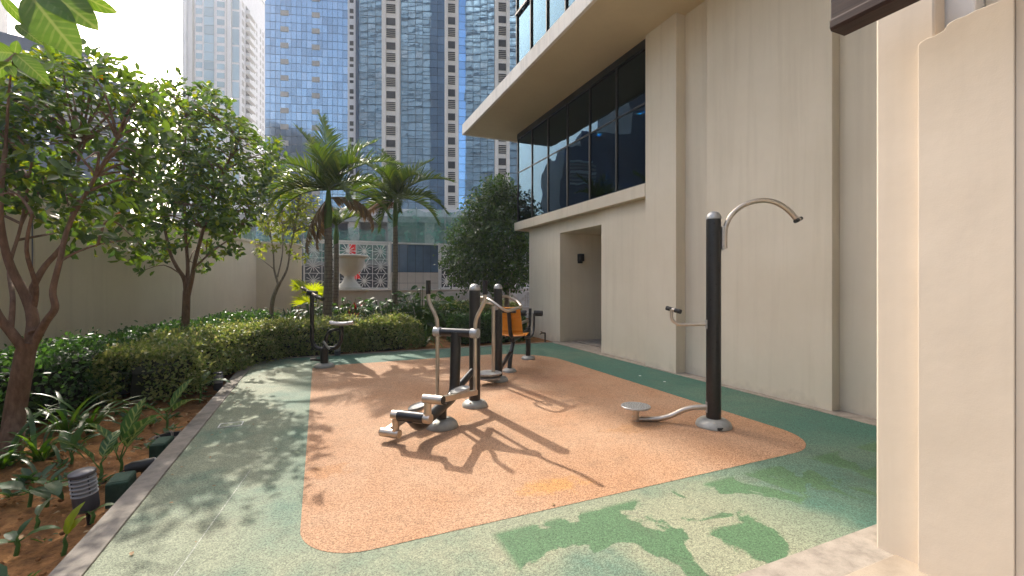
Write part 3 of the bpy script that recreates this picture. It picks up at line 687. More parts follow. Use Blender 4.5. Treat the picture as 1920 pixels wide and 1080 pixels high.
# the white service strip at its right edge
st = tag(MB().box(wB + .05, wB + .05 + 15 * S, -0.4, 12, 0, 84, MBL).build('service_strip', 'tower_white', bt), None)
vm = MB().box(-.5, .5, -.5, .5, -.5, .5).mesh('vent_opening')
for k in range(17):
    z = zbase + .9 + k * rh * 2
    link('vent_opening', vm, 'louver_dark', bt, local(MBL, wB + 8 * S, -0.43, z) - ORIGIN[bt], (0, 0, GROT), (7 * S, .1, 8 * S))
    link('vent_opening', vm, 'louver_grey', bt, local(MBL, wB + 8 * S, -0.42, z - 0.9) - ORIGIN[bt], (0, 0, GROT), (7 * S, .1, 5 * S))
MB().box(wB + .06 + 15 * S, wB + .06 + 18 * S, -0.6, 12, 0, 84, MBL).build('edge_fin', 'tower_joint', bt)

# --- reflective tower with beige ribs
FR = 64.0; o = D(661, HOR, FR); o.z = 0; MR = frame_at(o); S = FR / FPX
rt = tag(empty('mirror_glass_tower', tuple(o)), 'dark mirror glass tower with beige louvred ribs and a rippled reflection', 'tower')
wR = 430 * S; MB().box(0, wR, 0.0, 30, zbase, 95, MR).build('core', 'tower_joint', rt)
K = 1.05
def xr(px): return (px - 661) * S * K
ribs = [(714, 745), (824, 849), (915, 942), (1010, 1036)]
bays = [(661, 714), (745, 824), (849, 915), (942, 1010), (1036, 1070)]
cells = []; rh = 15.2 * S
for a, b in bays:
    k = max(2, round((b - a) / 13.5)); w_ = (xr(b) - xr(a)) / k
    for i in range(k):
        for j in range(29):
            cells.append((xr(a) + i * w_ + .025, xr(a) + (i + 1) * w_ - .025, zbase + .2 + j * rh + .03, zbase + .2 + (j + 1) * rh - .03, abs(j - 13) + abs((a + b) / 2 - 800) / 25))
cells.sort(key=lambda c: c[4]); panes_grid(rt, MR, [c[:4] for c in cells], 'tower_glass_deep', 0.0010)
lm = MB().box(-.5, .5, -.5, .5, -.5, .5).mesh('louvre_slat')
for ri, (a, b) in enumerate(ribs):
    w_ = xr(b) - xr(a)
    rb = MB().box(xr(a), xr(a) + w_ * .22, -1.1, 0, zbase - 1.0, 95, MR).box(xr(b) - w_ * .22, xr(b), -1.1, 0, zbase - 1.0, 95, MR).box(xr(a) + w_ * .22, xr(b) - w_ * .22, -.85, 0, zbase - 1.0, 95, MR).build('rib', 'tower_beige', rt)
    for k in range(10):
        z = zbase + 0.4 + k * rh * 3.0 + ri * 0.7; xc = (xr(a) + xr(b)) / 2
        for q in range(5):
            link('louvre_slat', lm, 'louver_dark', rb, local(MR, xc, -.9, z + q * .27) - ORIGIN[rt], (0, 0, GROT), (w_ * .5, .12, .13))
        link('infill_panel', lm, 'louver_grey', rb, local(MR, xc, -.88, z + 2.2) - ORIGIN[rt], (0, 0, GROT), (w_ * .5, .1, 1.0))
MB().box(-20 * S, wR, -1.6, 0, zbase - 1.0, zbase + .15, MR).build('base_ledge', 'tower_white', rt)

# --- podium below the towers with debris netting
po = tag(empty('podium_building', (8, 56, 0)), 'grey concrete podium under the towers behind the fence', 'building')
MP = frame_at(D(440, HOR, 60) * 1.0); MP[2][3] = 0
zp = zbase - 1.0
MB().box(-8, 45, 3.0, 20, -0.3, zp, MP).build('rear_wall', 'podium_concrete', po)
for k in range(9):
    MB().box(-6 + k * 5.2, -6 + k * 5.2 + 1.3, 0.1, 1.4, -0.3, zp - .9, MP).build('column', 'tower_beige', po)
MB().box(-8, 45, -0.4, 3.0, zp - .9, zp - 0.05, MP).build('edge_beam', 'podium_concrete', po)
MB().box(-8, 45, -0.2, 3.0, 3.9, 4.6, MP).build('floor_slab', 'podium_concrete', po)
MB().box(-8, 45, -1.4, -1.2, -.3, 3.7, MP).build('carpark_shade_sheet', 'dark_void', po)  # black sheet painted in place of the car park's deep shade
for k in range(5):
    MB().box(-5 + k * 4.2, -1.6 + k * 4.2, 2.6, 2.9, 5.0, 9.3, MP).build('window', 'tower_glass_deep', po)
ne = tag(empty('debris_netting', (8, 54, 0)), 'green construction netting hung along the podium front', 'netting')
for k, (x0, x1, z0, z1) in enumerate(((-6, 9, 4.6, 8.2), (9.2, 20, 4.4, 8.8), (20.2, 32, 4.4, 11.5), (32.2, 40, 4.4, 11))):
    nn = 16; m = MB(); vs = []
    for i in range(nn + 1):
        x = x0 + (x1 - x0) * i / nn; y = -1.2 + 0.25 * math.sin(i * 1.7 + k)
        vs += [local(MP, x, y, z0 + .2 * math.sin(i)), local(MP, x, y + .2, z1 + .25 * math.cos(i * 1.3))]
    m.add(vs, [(2 * i, 2 * i + 2, 2 * i + 3, 2 * i + 1) for i in range(nn)]); m.build('net_sheet', 'green_netting', ne)
    for q in range(4):
        a = local(MP, x0 + (x1 - x0) * q / 3, -1.0, 0); MB().tube([(a.x, a.y, -.3), (a.x, a.y, z1 + .4)], .05, 6).build('scaffold_pole', 'cast_grey', ne)

# --- white residential tower
FW = 120.0; o = D(345, HOR, FW); o.z = 0; h1 = Vector((0.975, -0.222, 0)); h2 = Vector((0.222, 0.975, 0))
MW = Matrix(((h1.x, h2.x, 0, o.x), (h1.y, h2.y, 0, o.y), (0, 0, 1, 0), (0, 0, 0, 1))); S = FW / FPX; wrot = math.atan2(h1.y, h1.x)
wt = tag(empty('white_tower', tuple(o)), 'white apartment tower with teal window bands behind the trees', 'tower')
wW = 91 * S * 1.06; dW_ = 25.0; topz = 89.0
MB().box(0, wW, 0, dW_, 0, topz, MW).build('wall', 'tower_white', wt)
MB().box(-.3, wW + .3, -.3, dW_ + .3, topz + .01, topz + 1.2, MW).build('parapet', 'tower_white', wt)
um = MB().box(-.5, .5, -.5, .5, -.5, .5).mesh('window')
pitch = 16.9 * S
def wx(px): return (px - 345) * S * 1.06
for j in range(23):
    z = 24 + j * pitch
    for a, b in ((364, 374), (398, 410)):
        link('window', um, 'tower_glass_teal', wt, local(MW, (wx(a) + wx(b)) / 2, -.02, z) - ORIGIN[wt], (random.gauss(0, .006), 0, wrot + random.gauss(0, .006)), (wx(b) - wx(a), .12, pitch * .62))
    link('strip_pane', um, 'tower_glass_blue', wt, local(MW, (wx(377) + wx(393)) / 2, -.05, z) - ORIGIN[wt], (random.gauss(0, .004), 0, wrot), (wx(393) - wx(377), .2, pitch * .95))
    if j % 2 == 0:
        link('window', um, 'tower_glass_teal', wt, local(MW, (wx(423) + wx(434)) / 2, -.02, z + pitch * .5) - ORIGIN[wt], (random.gauss(0, .006), 0, wrot), (wx(434) - wx(423), .12, pitch * 1.75))
for px in (360, 415):
    MB().box(wx(px) - .18, wx(px) + .18, -.35, -.003, 0, topz, MW).build('dark_rib', 'louver_grey', wt)
for px in (347, 419):
    MB().box(wx(px) - .5, wx(px) + .5, -.5, -.003, 0, topz, MW).build('pilaster', 'tower_white', wt)
# side face: balconies and small windows
side = MB(); bal = MB()
for j in range(24):
    z = 23 + j * pitch
    for q, (y0, y1) in enumerate(((1.0, 2.6), (9.5, 10.5), (11.5, 12.3), (14.5, 15.4), (16.6, 17.5), (19.3, 20.2), (22, 23))):
        side.box(wW + .0, wW + .06, y0, y1, z - pitch * .28, z + pitch * .3, MW)
    bal.box(wW, wW + 1.2, 3.4, 8.2, z - pitch * .52, z - pitch * .12, MW)
tag(side.build('side_windows', 'louver_grey', wt), kind='stuff'); tag(bal.build('balconies', 'tower_white', wt), kind='stuff')
side2 = MB()
for j in range(24): side2.box(wW, wW + .05, 3.6, 8.0, 23 + j * pitch - pitch * .1, 23 + j * pitch + pitch * .45, MW)
tag(side2.build('balcony_doors', 'louver_dark', wt), kind='stuff')

# --- slate building at the far left
FS = 32.0; oc = D(245, HOR, FS); oc.z = 0; r2 = Vector((oc.x, oc.y, 0)).normalized(); r1 = Vector((r2.y, -r2.x, 0))
sb = tag(empty('slate_building', tuple(oc)), 'slate grey building with a louvred lower block behind the left tree', 'building')
MS = Matrix(((r1.x, r2.x, 0, oc.x), (r1.y, r2.y, 0, oc.y), (0, 0, 1, 0), (0, 0, 0, 1))); sk = 12.6
MB().box(-17, -7.6, 1.0, 12, -.3, 33, MS).build('tall_block', 'slate_cladding', sb)
MB().box(-33.9, 0, 0, 12, -.3, 15.6, MS).box(-33.9, -2.2, .5, 12, 15.6, 17.4, MS).build('low_block', 'slate_cladding', sb)
for k in range(7):
    MB().box(-3.7, -1.1, -.35, -.05, 11.6 + k * .36, 11.8 + k * .36, MS).build('louvre_slat', 'white_metal' if k % 3 == 0 else 'louver_grey', sb)
MB().tube([local(MS, -4.1, .8, 15.6), local(MS, -4.1, .8, 21)], .06, 6).tube([local(MS, -4.8, .8, 19.3), local(MS, -3.2, .8, 19.4)], .04, 6).build('mast', 'bronze_dark', sb)

# --- towers across the street behind the camera: they are what the mirror tower shows
for k, (x0, x1, y, hgt, lab) in enumerate(((-87, -44, -95, 190, 'dark high-rise across the street mirrored in the left glass bays'), (-25, 40, -95, 190, 'dark high-rise across the street mirrored in the right glass bays'))):
    t = tag(empty('street_tower', (x0, y, 0)), lab, 'tower')
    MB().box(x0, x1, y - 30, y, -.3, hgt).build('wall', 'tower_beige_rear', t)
    m = MB(); mb2 = MB()
    for zi in range(int(hgt / 3.6)):
        z = 4 + zi * 3.6
        mb2.box(x0, x1, y + .01, y + .5, z - .9, z - .35)
        x = x0 + 1.5
        while x < x1 - 5:
            w_ = random.choice((1.6, 2.4, 4.0)); m.box(x, x + w_, y + .01, y + .12, z, z + 2.1)
            if random.random() < .16: mb2.box(x - .3, x + w_ + .3, y + .13, y + 1.2, z - .3, z + random.uniform(.2, 1.6))
            x += w_ + random.choice((0.8, 1.4, 3.0))
    tag(m.build('window_field', 'rear_glass', t), kind='stuff'); tag(mb2.build('floor_slabs', 'rear_slab', t), kind='stuff')

# ================================================================== EXERCISE MACHINES
def plane(px, py, p, d):                                      # pixel on the upright plane through p along d
    k = (px - CX) / FPX; dx, dy = sn + k * cs, cs - k * sn
    det = -dx * d[1] + d[0] * dy
    return D(px, py, (-p[0] * d[1] + d[0] * p[1]) / det)
def flange(c, r=0.16, hh=0.075):
    return MB().lathe([(r, 0.004), (r, 0.018), (r * .93, hh * .55), (r * .75, hh * .85), (r * .48, hh), (r * .45, hh)], (c[0], c[1], 0), 32)
def dome(c, z, r): return MB().lathe([(r, z - .012), (r * 1.02, z), (r * .92, z + r * .4), (r * .7, z + r * .7), (r * .38, z + r * .9), (0.004, z + r * .97)], (c[0], c[1], 0), 28)
def bolts(parent, c, r=0.125):
    for k in range(4):
        a = R(45 + 90 * k); MB().lathe([(.011, .04), (.011, .068), (.006, .072)], (c[0] + r * math.cos(a), c[1] + r * math.sin(a), 0), 8).build('bolt', 'steel_brushed', parent)

# --- cross trainer
B = Vector((1.133, 4.396, 0)); uu = Vector((.685, .728, 0)); vv = Vector((.728, -.685, 0))
def L(u, v, z): return B + uu * u + vv * v + Vector((0, 0, z))
ct = tag(empty('cross_trainer', tuple(B)), 'black and steel elliptical cross trainer with two tall handles on the orange pad', 'exercise machine', 'outdoor exercise machines')
PB = L(.80, 0, 0)
MB().tube([PB, PB + Vector((0, 0, 1.37))], .066, 24).build('post', 'black_paint', ct, True)
dome(PB, 1.372, .068).build('post_cap', 'cap_grey', ct, True); flange(PB, .15).build('base_flange', 'cast_grey', ct, True)
flange(B, .165, .085).build('base_flange', 'cast_grey', ct, True)
MB().tube([L(0, 0, .03), L(0, 0, .24)], .052, 20).build('rear_foot', 'black_paint', ct, True)
MB().tube(fillet([L(-.55, 0, .25), L(-.42, 0, .13), L(.28, 0, .25), L(.317, 0, .92)], .12, 8), .056, 18).build('main_tube', 'black_paint', ct, True)
MB().tube([L(.32, 0, .30), L(.77, 0, .43)], .038, 16).build('brace', 'black_paint', ct, True)
MB().tube([L(.317, -.19, .915), L(.317, .20, .915)], .045, 20).build('cross_bar', 'black_paint', ct, True)
MB().tube([L(-.55, -.13, .255), L(-.55, .13, .255)], .050, 18).build('axle_housing', 'black_paint', ct, True)
for sgn in (-1, 1):
    v0 = .225 * sgn; v1 = .335 * sgn; zb = .29 if sgn > 0 else .21
    hd = MB().tube(fillet([L(.317, v0, zb), L(.317, v0, 1.05), L(.317, v1, 1.25), L(.317, v1 + .004 * sgn, 1.34)], .08, 6), .021, 14).build('handle', 'steel_brushed', ct, True)
    MB().tube([L(.317, v1 + .004 * sgn, 1.325), L(.317, v1 + .004 * sgn, 1.475)], .026, 14).build('grip', 'black_rubber', hd, True)
    MB().tube([L(.317, v0 - .045 * sgn, .915), L(.317, v0 + .035 * sgn, .915)], .052, 18).build('pivot_collar', 'cap_grey', ct, True)
    zc = .43 if sgn > 0 else .085; vc = .165 * sgn
    ca = MB()
    ca.tube([L(-.55, vc, .255), L(-.55, vc, zc)], .032, 14)
    ca.tube([L(-.55, vc - .055 * sgn, .255), L(-.55, vc + .032 * sgn, .255)], .043, 16)
    ca.tube([L(-.55, vc - .04 * sgn, zc), L(-.55, vc + .15 * sgn, zc)], .040, 16)
    ca.build('crank', 'steel_brushed', ct, True)
    MB().tube([L(-.55, vc + .151 * sgn, zc), L(-.55, vc + .158 * sgn, zc)], .036, 16).build('crank_plug', 'black_rubber', ct, True)
    p0 = L(-.53, vc + .12 * sgn, zc); p1 = L(.317, v0, zb)
    d = (p1 - p0).normalized(); up = Vector((0, 0, 1)); sdv = d.cross(up).normalized(); up = sdv.cross(d)
    M = Matrix(((d.x, sdv.x, up.x, p0.x), (d.y, sdv.y, up.y, p0.y), (d.z, sdv.z, up.z, p0.z), (0, 0, 0, 1))); Lb = (p1 - p0).length
    MB().box(0, Lb + .02, -.024, .024, -.026, .026, M).build('pedal_bar', 'steel_brushed', ct, bevel=.004)
    mp = p0.lerp(p1, .55) + Vector((0, 0, .043)) - vv * sgn * .02
    fpm = MB()
    prof = [(.17 * math.cos(a) * (1 if math.cos(a) > 0 else .95), .068 * math.sin(a) * (1 + .15 * math.cos(a))) for a in [2 * math.pi * k / 24 for k in range(24)]]
    q = [mp + uu * a + vv * b_ for a, b_ in prof]
    fpm.add([x + Vector((0, 0, -.012)) for x in q] + [x + Vector((0, 0, .014)) for x in q] + [x * .88 + mp * .12 + Vector((0, 0, .006)) for x in q],
            [tuple(range(23, -1, -1)), tuple(range(48, 72))] + [(i, (i + 1) % 24, 24 + (i + 1) % 24, 24 + i) for i in range(24)] + [(24 + i, 24 + (i + 1) % 24, 48 + (i + 1) % 24, 48 + i) for i in range(24)])
    fpm.build('foot_plate', 'cap_grey', ct, True)
bolts(ct, B); bolts(ct, PB, .115)

# --- pendulum stepper behind it
P3 = G(934, 714); P3.z = 0
ps = tag(empty('swing_stepper', tuple(P3)), 'black post with looped steel handrail and swinging foot plate behind the cross trainer', 'exercise machine', 'outdoor exercise machines')
MB().tube([P3, P3 + Vector((0, 0, 1.37))], .062, 24).build('post', 'black_paint', ps, True)
dome(P3, 1.372, .064).build('post_cap', 'cap_grey', ps, True); flange(P3, .15).build('base_flange', 'cast_grey', ps, True)
lp = [D(938, 556, 6.62), D(951, 555, 6.75), D(970, 565, 6.72), D(978, 575, 6.5), D(966, 579, 6.3), D(951, 584, 6.12), D(940, 578, 6.1), D(921, 564, 6.2), D(908, 558, 6.35), D(897, 559, 6.5), D(905, 566, 6.58), D(925, 570, 6.6)]
MB().tube(fillet(lp, .05, 4), .021, 12).build('handrail', 'steel_brushed', ps, True)
pv = D(925, 577, 6.42)
MB().tube([P3 + Vector((0, 0, pv.z)), pv + Vector((0, -.06, 0))], .035, 14).build('pivot', 'cap_grey', ps, True)
MB().tube([D(925, 575, 6.38), D(925, 700, 6.38)], .026, 14).build('swing_arm', 'steel_brushed', ps, True)
fp = D(917, 702, 6.36)
MB().lathe([(.17, 0), (.18, .012), (.18, .028), (.16, .034)], (fp.x, fp.y, fp.z), 28).lathe([(.15, -.06), (.16, -.05), (.16, -.036), (.14, -.03)], (fp.x, fp.y, fp.z), 28).tube([fp + Vector((0, 0, -.1)), fp + Vector((0, 0, .02))], .03, 10).build('foot_plate', 'cap_grey', ps, True)
bolts(ps, P3, .115)

# --- leg press with orange seat
A1 = Vector((2.844, 6.669, 0)); ax = Vector((.637, .771, 0)); bx = Vector((.771, -.637, 0))
def Q(a, b, z): return A1 + ax * a + bx * b + Vector((0, 0, z))
lg = tag(empty('leg_press', tuple(Q(.6, 0, 0))), 'leg press with bright orange moulded seat on a black frame near the hedge', 'exercise machine', 'outdoor exercise machines')
flange(Q(0, 0, 0), .115, .06).build('base_flange', 'cast_grey', lg, True); flange(Q(1.265, 0, 0), .13, .065).build('base_flange', 'cast_grey', lg, True)
MB().tube(fillet([Q(0, 0, .03), Q(.06, 0, .25), Q(.28, 0, .52)], .1), .036, 14).build('rear_leg', 'black_paint', lg, True)
MB().tube([Q(1.265, 0, .03), Q(1.265, 0, .60)], .046, 16).build('front_leg', 'black_paint', lg, True)
MB().tube([Q(.15, 0, .50), Q(1.27, 0, .53)], .045, 16).build('frame_beam', 'black_paint', lg, True)
MB().tube([Vector((P3.x + .05, P3.y + .03, .18)), Q(.06, 0, .30)], .032, 12).build('brace', 'black_paint', lg, True)
# moulded seat with horizontal ribs
def seat_shell(w0, w1, pts, th):
    m = MB(); k = len(pts); vs = []; cols = 9
    for i, (a, z, w) in enumerate(pts):
        for j in range(cols):
            t = j / (cols - 1) * 2 - 1; bow = .03 * t * t
            nx = .012 * math.sin(i * 2.1)
            vs.append(Q(a + bow * .6 + nx * .3, t * w, z + bow * .5))
    n1 = len(vs); vs2 = [v - ax * th * .6 - Vector((0, 0, th * .6)) for v in vs]
    fs = [(i * cols + j, i * cols + j + 1, (i + 1) * cols + j + 1, (i + 1) * cols + j) for i in range(k - 1) for j in range(cols - 1)]
    fs2 = [tuple(n1 + x for x in reversed(f)) for f in fs]; rim = []
    for j in range(cols - 1): rim += [(j, n1 + j, n1 + j + 1, j + 1), ((k - 1) * cols + j, (k - 1) * cols + j + 1, n1 + (k - 1) * cols + j + 1, n1 + (k - 1) * cols + j)]
    for i in range(k - 1): rim += [(i * cols, (i + 1) * cols, n1 + (i + 1) * cols, n1 + i * cols), (i * cols + cols - 1, n1 + i * cols + cols - 1, n1 + (i + 1) * cols + cols - 1, (i + 1) * cols + cols - 1)]
    return m.add(vs + vs2, fs + fs2 + rim)
bk = [(.02 + .13 * (1 - t) ** 1.0 - .02 + (.012 if i % 2 else 0), .60 + .45 * t, .19 - .02 * t) for i, t in enumerate([k / 12 for k in range(13)])]
seat_shell(0, 0, bk, .02).build('backrest', 'seat_orange', lg, True)
seat_shell(0, 0, [(.14 + .36 * k / 8, .575 + .012 * (k % 2) - .02 * math.sin(k / 8 * 3.1), .20) for k in range(9)], .02).build('seat', 'seat_orange', lg, True)
MB().tube(fillet([Q(-.045, 0, 1.02), Q(.06, 0, .60), Q(.20, 0, .52), Q(.4, 0, .53)], .06), .032, 10).build('seat_spine', 'black_paint', lg, True)
MB().tube([Q(-.03, -.12, .98), Q(-.03, .12, .98)], .022, 10).build('back_bracket', 'black_paint', lg, True)
for b_ in (-.24, .24):
    MB().tube(fillet([Q(.35, b_ * .6, .52), Q(.55, b_, .50), Q(.72, b_, .60), Q(.74, b_, .90)], .1), .020, 10).build('side_handle', 'black_paint', lg, True)
MB().tube(fillet([Q(1.20, 0, .55), Q(1.38, 0, .62), Q(1.42, 0, .95)], .08), .03, 12).build('foot_arm', 'black_paint', lg, True)
for b_ in (-.16, .16):
    MB().tube([Q(1.42, b_ - .08, .86), Q(1.42, b_ + .08, .86)], .055, 16).build('foot_roller', 'black_rubber', lg, True)
MB().tube([Q(1.42, -.24, .86), Q(1.42, .24, .86)], .015, 8).build('roller_axle', 'steel_brushed', lg, True)
MB().tube([Q(.9, -.03, .72), Q(1.35, -.03, .72)], .028, 12).build('link_bar', 'steel_brushed', lg, True)

# --- horse rider by the hedge on the left
PR = G(608, 688); PR.z = 0; fr = 7.66
hr = tag(empty('rider_machine', tuple(PR)), 'black rider machine with white saddle and T handlebar beside the hedge', 'exercise machine', 'outdoor exercise machines')
flange(PR, .17, .07).build('base_flange', 'cast_grey', hr, True)
MB().tube([PR + Vector((0, 0, .03)), PR + Vector((0, 0, .32))], .066, 20).build('column', 'black_paint', hr, True)
MB().tube(fillet([D(585, 548, fr), D(585, 640, fr), D(592, 653, fr), D(607, 655, fr)], .12, 6), .036, 16).build('handle_stem', 'black_paint', hr, True)
MB().tube([D(567, 540, 8.05), D(603, 560, 7.3)], .022, 12).build('handlebar', 'steel_brushed', hr, True)
MB().tube([D(566, 540, 8.1), D(577, 545, 7.85)], .032, 14).build('grip', 'black_rubber', hr, True)
MB().tube([D(593, 556, 7.45), D(605, 561, 7.25)], .032, 14).build('grip', 'black_rubber', hr, True)
MB().tube([D(577, 549, fr), D(594, 551, fr)], .048, 16).build('bar_clamp', 'black_paint', hr, True)
MB().tube(fillet([D(606, 652, fr), D(630, 654, fr), D(640, 640, fr), D(640, 612, fr)], .14, 7), .036, 16).build('saddle_stem', 'black_paint', hr, True)
MB().tube(fillet([D(610, 650, fr), D(612, 628, fr), D(622, 619, fr), D(637, 618, fr)], .09, 6), .028, 14).build('link_arm', 'black_paint', hr, True)
sdl = MB(); c0 = D(639, 607, fr); rr_ = Vector((cs, -sn, 0)); ff_ = Vector((sn, cs, 0)); vs = []; rings = 11
for i in range(rings):
    t = i / (rings - 1); a = -.19 + .40 * t; w_ = .015 + .10 * math.sin(min(1, t * 1.15 + .02) * math.pi * .5) ** 1.3 * (1 - .8 * max(0, t - .8) / .2); w_ = .10 - .055 * t if 0.08 < t < .92 else .03
    for j in range(12):
        q = 2 * math.pi * j / 12; vs.append(c0 + rr_ * a + ff_ * (w_ * math.cos(q)) + Vector((0, 0, .032 * math.sin(q) + .02 * (abs(t - .5) * 2) ** 2)))
sdl.add(vs, [(i * 12 + j, i * 12 + (j + 1) % 12, (i + 1) * 12 + (j + 1) % 12, (i + 1) * 12 + j) for i in range(rings - 1) for j in range(12)] + [tuple(range(11, -1, -1)), tuple((rings - 1) * 12 + j for j in range(12))])
sdl.build('saddle', 'saddle_white', hr, True)
MB().tube([D(602, 676, fr), D(586, 674, fr - .1)], .02, 10).box(-.05, .05, -.09, .09, -.012, .012, Matrix.Translation(D(588, 673, fr - .1))).build('foot_peg', 'black_rubber', hr, True)
MB().tube([D(606, 640, fr - .05), D(618, 655, fr - .05)], .022, 8).build('shock_link', 'cast_grey', hr, True)

# --- tall stretching post
P5 = G(1338, 799); P5.z = 0; wv = Vector((.80, -.60, 0))
def K5(px, py): return plane(px, py, P5, wv)
ts = tag(empty('stretching_post', tuple(P5)), 'tall black post with arched steel arm and round foot disc near the beige wall', 'exercise machine', 'outdoor exercise machines')
MB().tube([P5, P5 + Vector((0, 0, 2.10))], .071, 32).build('post', 'black_paint', ts, True)
dome(P5, 2.102, .073).build('post_cap', 'cap_grey', ts, True); flange(P5, .172, .085).build('base_flange', 'cast_grey', ts, True)
ar = MB().tube([K5(1359, 466), K5(1359, 440), K5(1361, 424), K5(1371, 404), K5(1390, 387), K5(1413, 378), K5(1437, 376), K5(1460, 382), K5(1480, 396), K5(1495, 413)], .025, 14, True, 5).build('arch_arm', 'steel_brushed', ts, True)
hA, hB = K5(1497, 412) - ff_ * .0, None
g0 = K5(1477, 418); g1_ = K5(1517, 406); g0 = g0 - ff_ * .12; g1_ = g1_ + ff_ * .12
MB().tube([g0, g0.lerp(g1_, .42)], .019, 12).tube([g0.lerp(g1_, .58), g1_], .019, 12).build('grip', 'black_rubber', ar, True)
MB().tube([g0.lerp(g1_, .4), g0.lerp(g1_, .6)], .022, 12).build('grip_collar', 'steel_brushed', ar, True)
def bracket(c, hh):
    M = Matrix(((wv.x, -wv.y, 0, c.x), (wv.y, wv.x, 0, c.y), (0, 0, 1, c.z), (0, 0, 0, 1))); return MB().box(-.012, .012, -.03, .03, -hh, hh, M)
bracket(K5(1355, 447), .12).build('bracket', 'cap_grey', ts, bevel=.004)
la = MB().tube(fillet([K5(1327, 608), K5(1272, 609), K5(1259, 600), K5(1259, 580)], .06, 7), .017, 12).build('side_arm', 'steel_brushed', ts, True)
e0 = K5(1253, 578) + ff_ * .05; e1 = K5(1273, 584) - ff_ * .05
MB().tube([e0, e0.lerp(e1, .4)], .023, 12).tube([e0.lerp(e1, .6), e1], .023, 12).build('grip', 'black_rubber', la, True)
MB().tube([e0.lerp(e1, .38), e0.lerp(e1, .62)], .021, 12).build('grip_collar', 'steel_brushed', la, True)
bracket(K5(1325, 608), .045).build('bracket', 'cap_grey', ts, bevel=.004)
MB().tube(fillet([K5(1330, 763), K5(1290, 764), K5(1246, 786), K5(1190, 786)], .14, 8), .027, 14).build('disc_arm', 'steel_brushed', ts, True)
bracket(K5(1326, 763), .055).build('bracket', 'cap_grey', ts, bevel=.004)
dc = K5(1192, 786)
MB().tube([dc + Vector((0, 0, -.04)), dc + Vector((0, 0, .03))], .042, 16).tube([dc, dc + Vector((0, 0, .13))], .030, 14).build('disc_stem', 'steel_brushed', ts, True)
dz = K5(1195, 764).z
MB().lathe([(.145, 0), (.152, .006), (.152, .016), (.148, .02)], (dc.x, dc.y, dz), 40).build('foot_disc', 'cap_grey', ts, True)
stud = MB().lathe([(.006, 0), (.005, .004), (.002, .005)], n=6).mesh('stud')
for k in range(90):
    a = k * 2.39996; r_ = .14 * math.sqrt((k + .5) / 90)
    link('stud', stud, 'cast_grey', ts, (dc.x - P5.x + r_ * math.cos(a), dc.y - P5.y + r_ * math.sin(a), dz + .02))
bolts(ts, P5, .13)
MB().box(-.028, .028, -.01, .01, .012, .035, Matrix.Translation(Vector((P5.x, P5.y, 0)) + Vector((-sn, -cs, 0)) * .163 + Vector((-.01, 0, 0)))).build('drain_slot', 'dark_void', ts)

# ================================================================== VEGETATION
def inpoly(x, y, poly):
    c_ = False; j = len(poly) - 1
    for i in range(len(poly)):
        xi, yi = poly[i]; xj, yj = poly[j]
        if (yi > y) != (yj > y) and x < (xj - xi) * (y - yi) / (yj - yi) + xi: c_ = not c_
        j = i
    return c_
def sample_poly(poly, n, dens=None):
    xs = [p[0] for p in poly]; ys_ = [p[1] for p in poly]; out = []
    while len(out) < n:
        x, y = random.uniform(min(xs), max(xs)), random.uniform(min(ys_), max(ys_))
        if inpoly(x, y, poly) and (dens is None or random.random() < dens(x, y)): out.append((x, y))
    return out
def whorls(tw, axis, k, L0, L1, pitch=(28, 88)):
    p, d, up, L_ = [], [], [], []
    for t, a in zip(tw, axis):
        a = Vector(a).normalized(); e1 = a.orthogonal().normalized(); e2 = a.cross(e1); ph = random.random() * 6.28
        for j in range(k):
            q = ph + 2 * math.pi * j / k + random.uniform(-.3, .3); pi_ = R(random.uniform(*pitch))
            dr = a * math.cos(pi_) + (e1 * math.cos(q) + e2 * math.sin(q)) * math.sin(pi_)
            p.append(Vector(t) + a * random.uniform(-.20, .04)); d.append(dr); up.append((a + Vector((0, 0, .4))) .normalized() + Vector((random.gauss(0, .25), random.gauss(0, .25), 0))); L_.append(random.uniform(L0, L1))
    return np.array([tuple(x) for x in p]), np.array([tuple(x) for x in d]), np.array([tuple(x) for x in up]), np.array(L_)

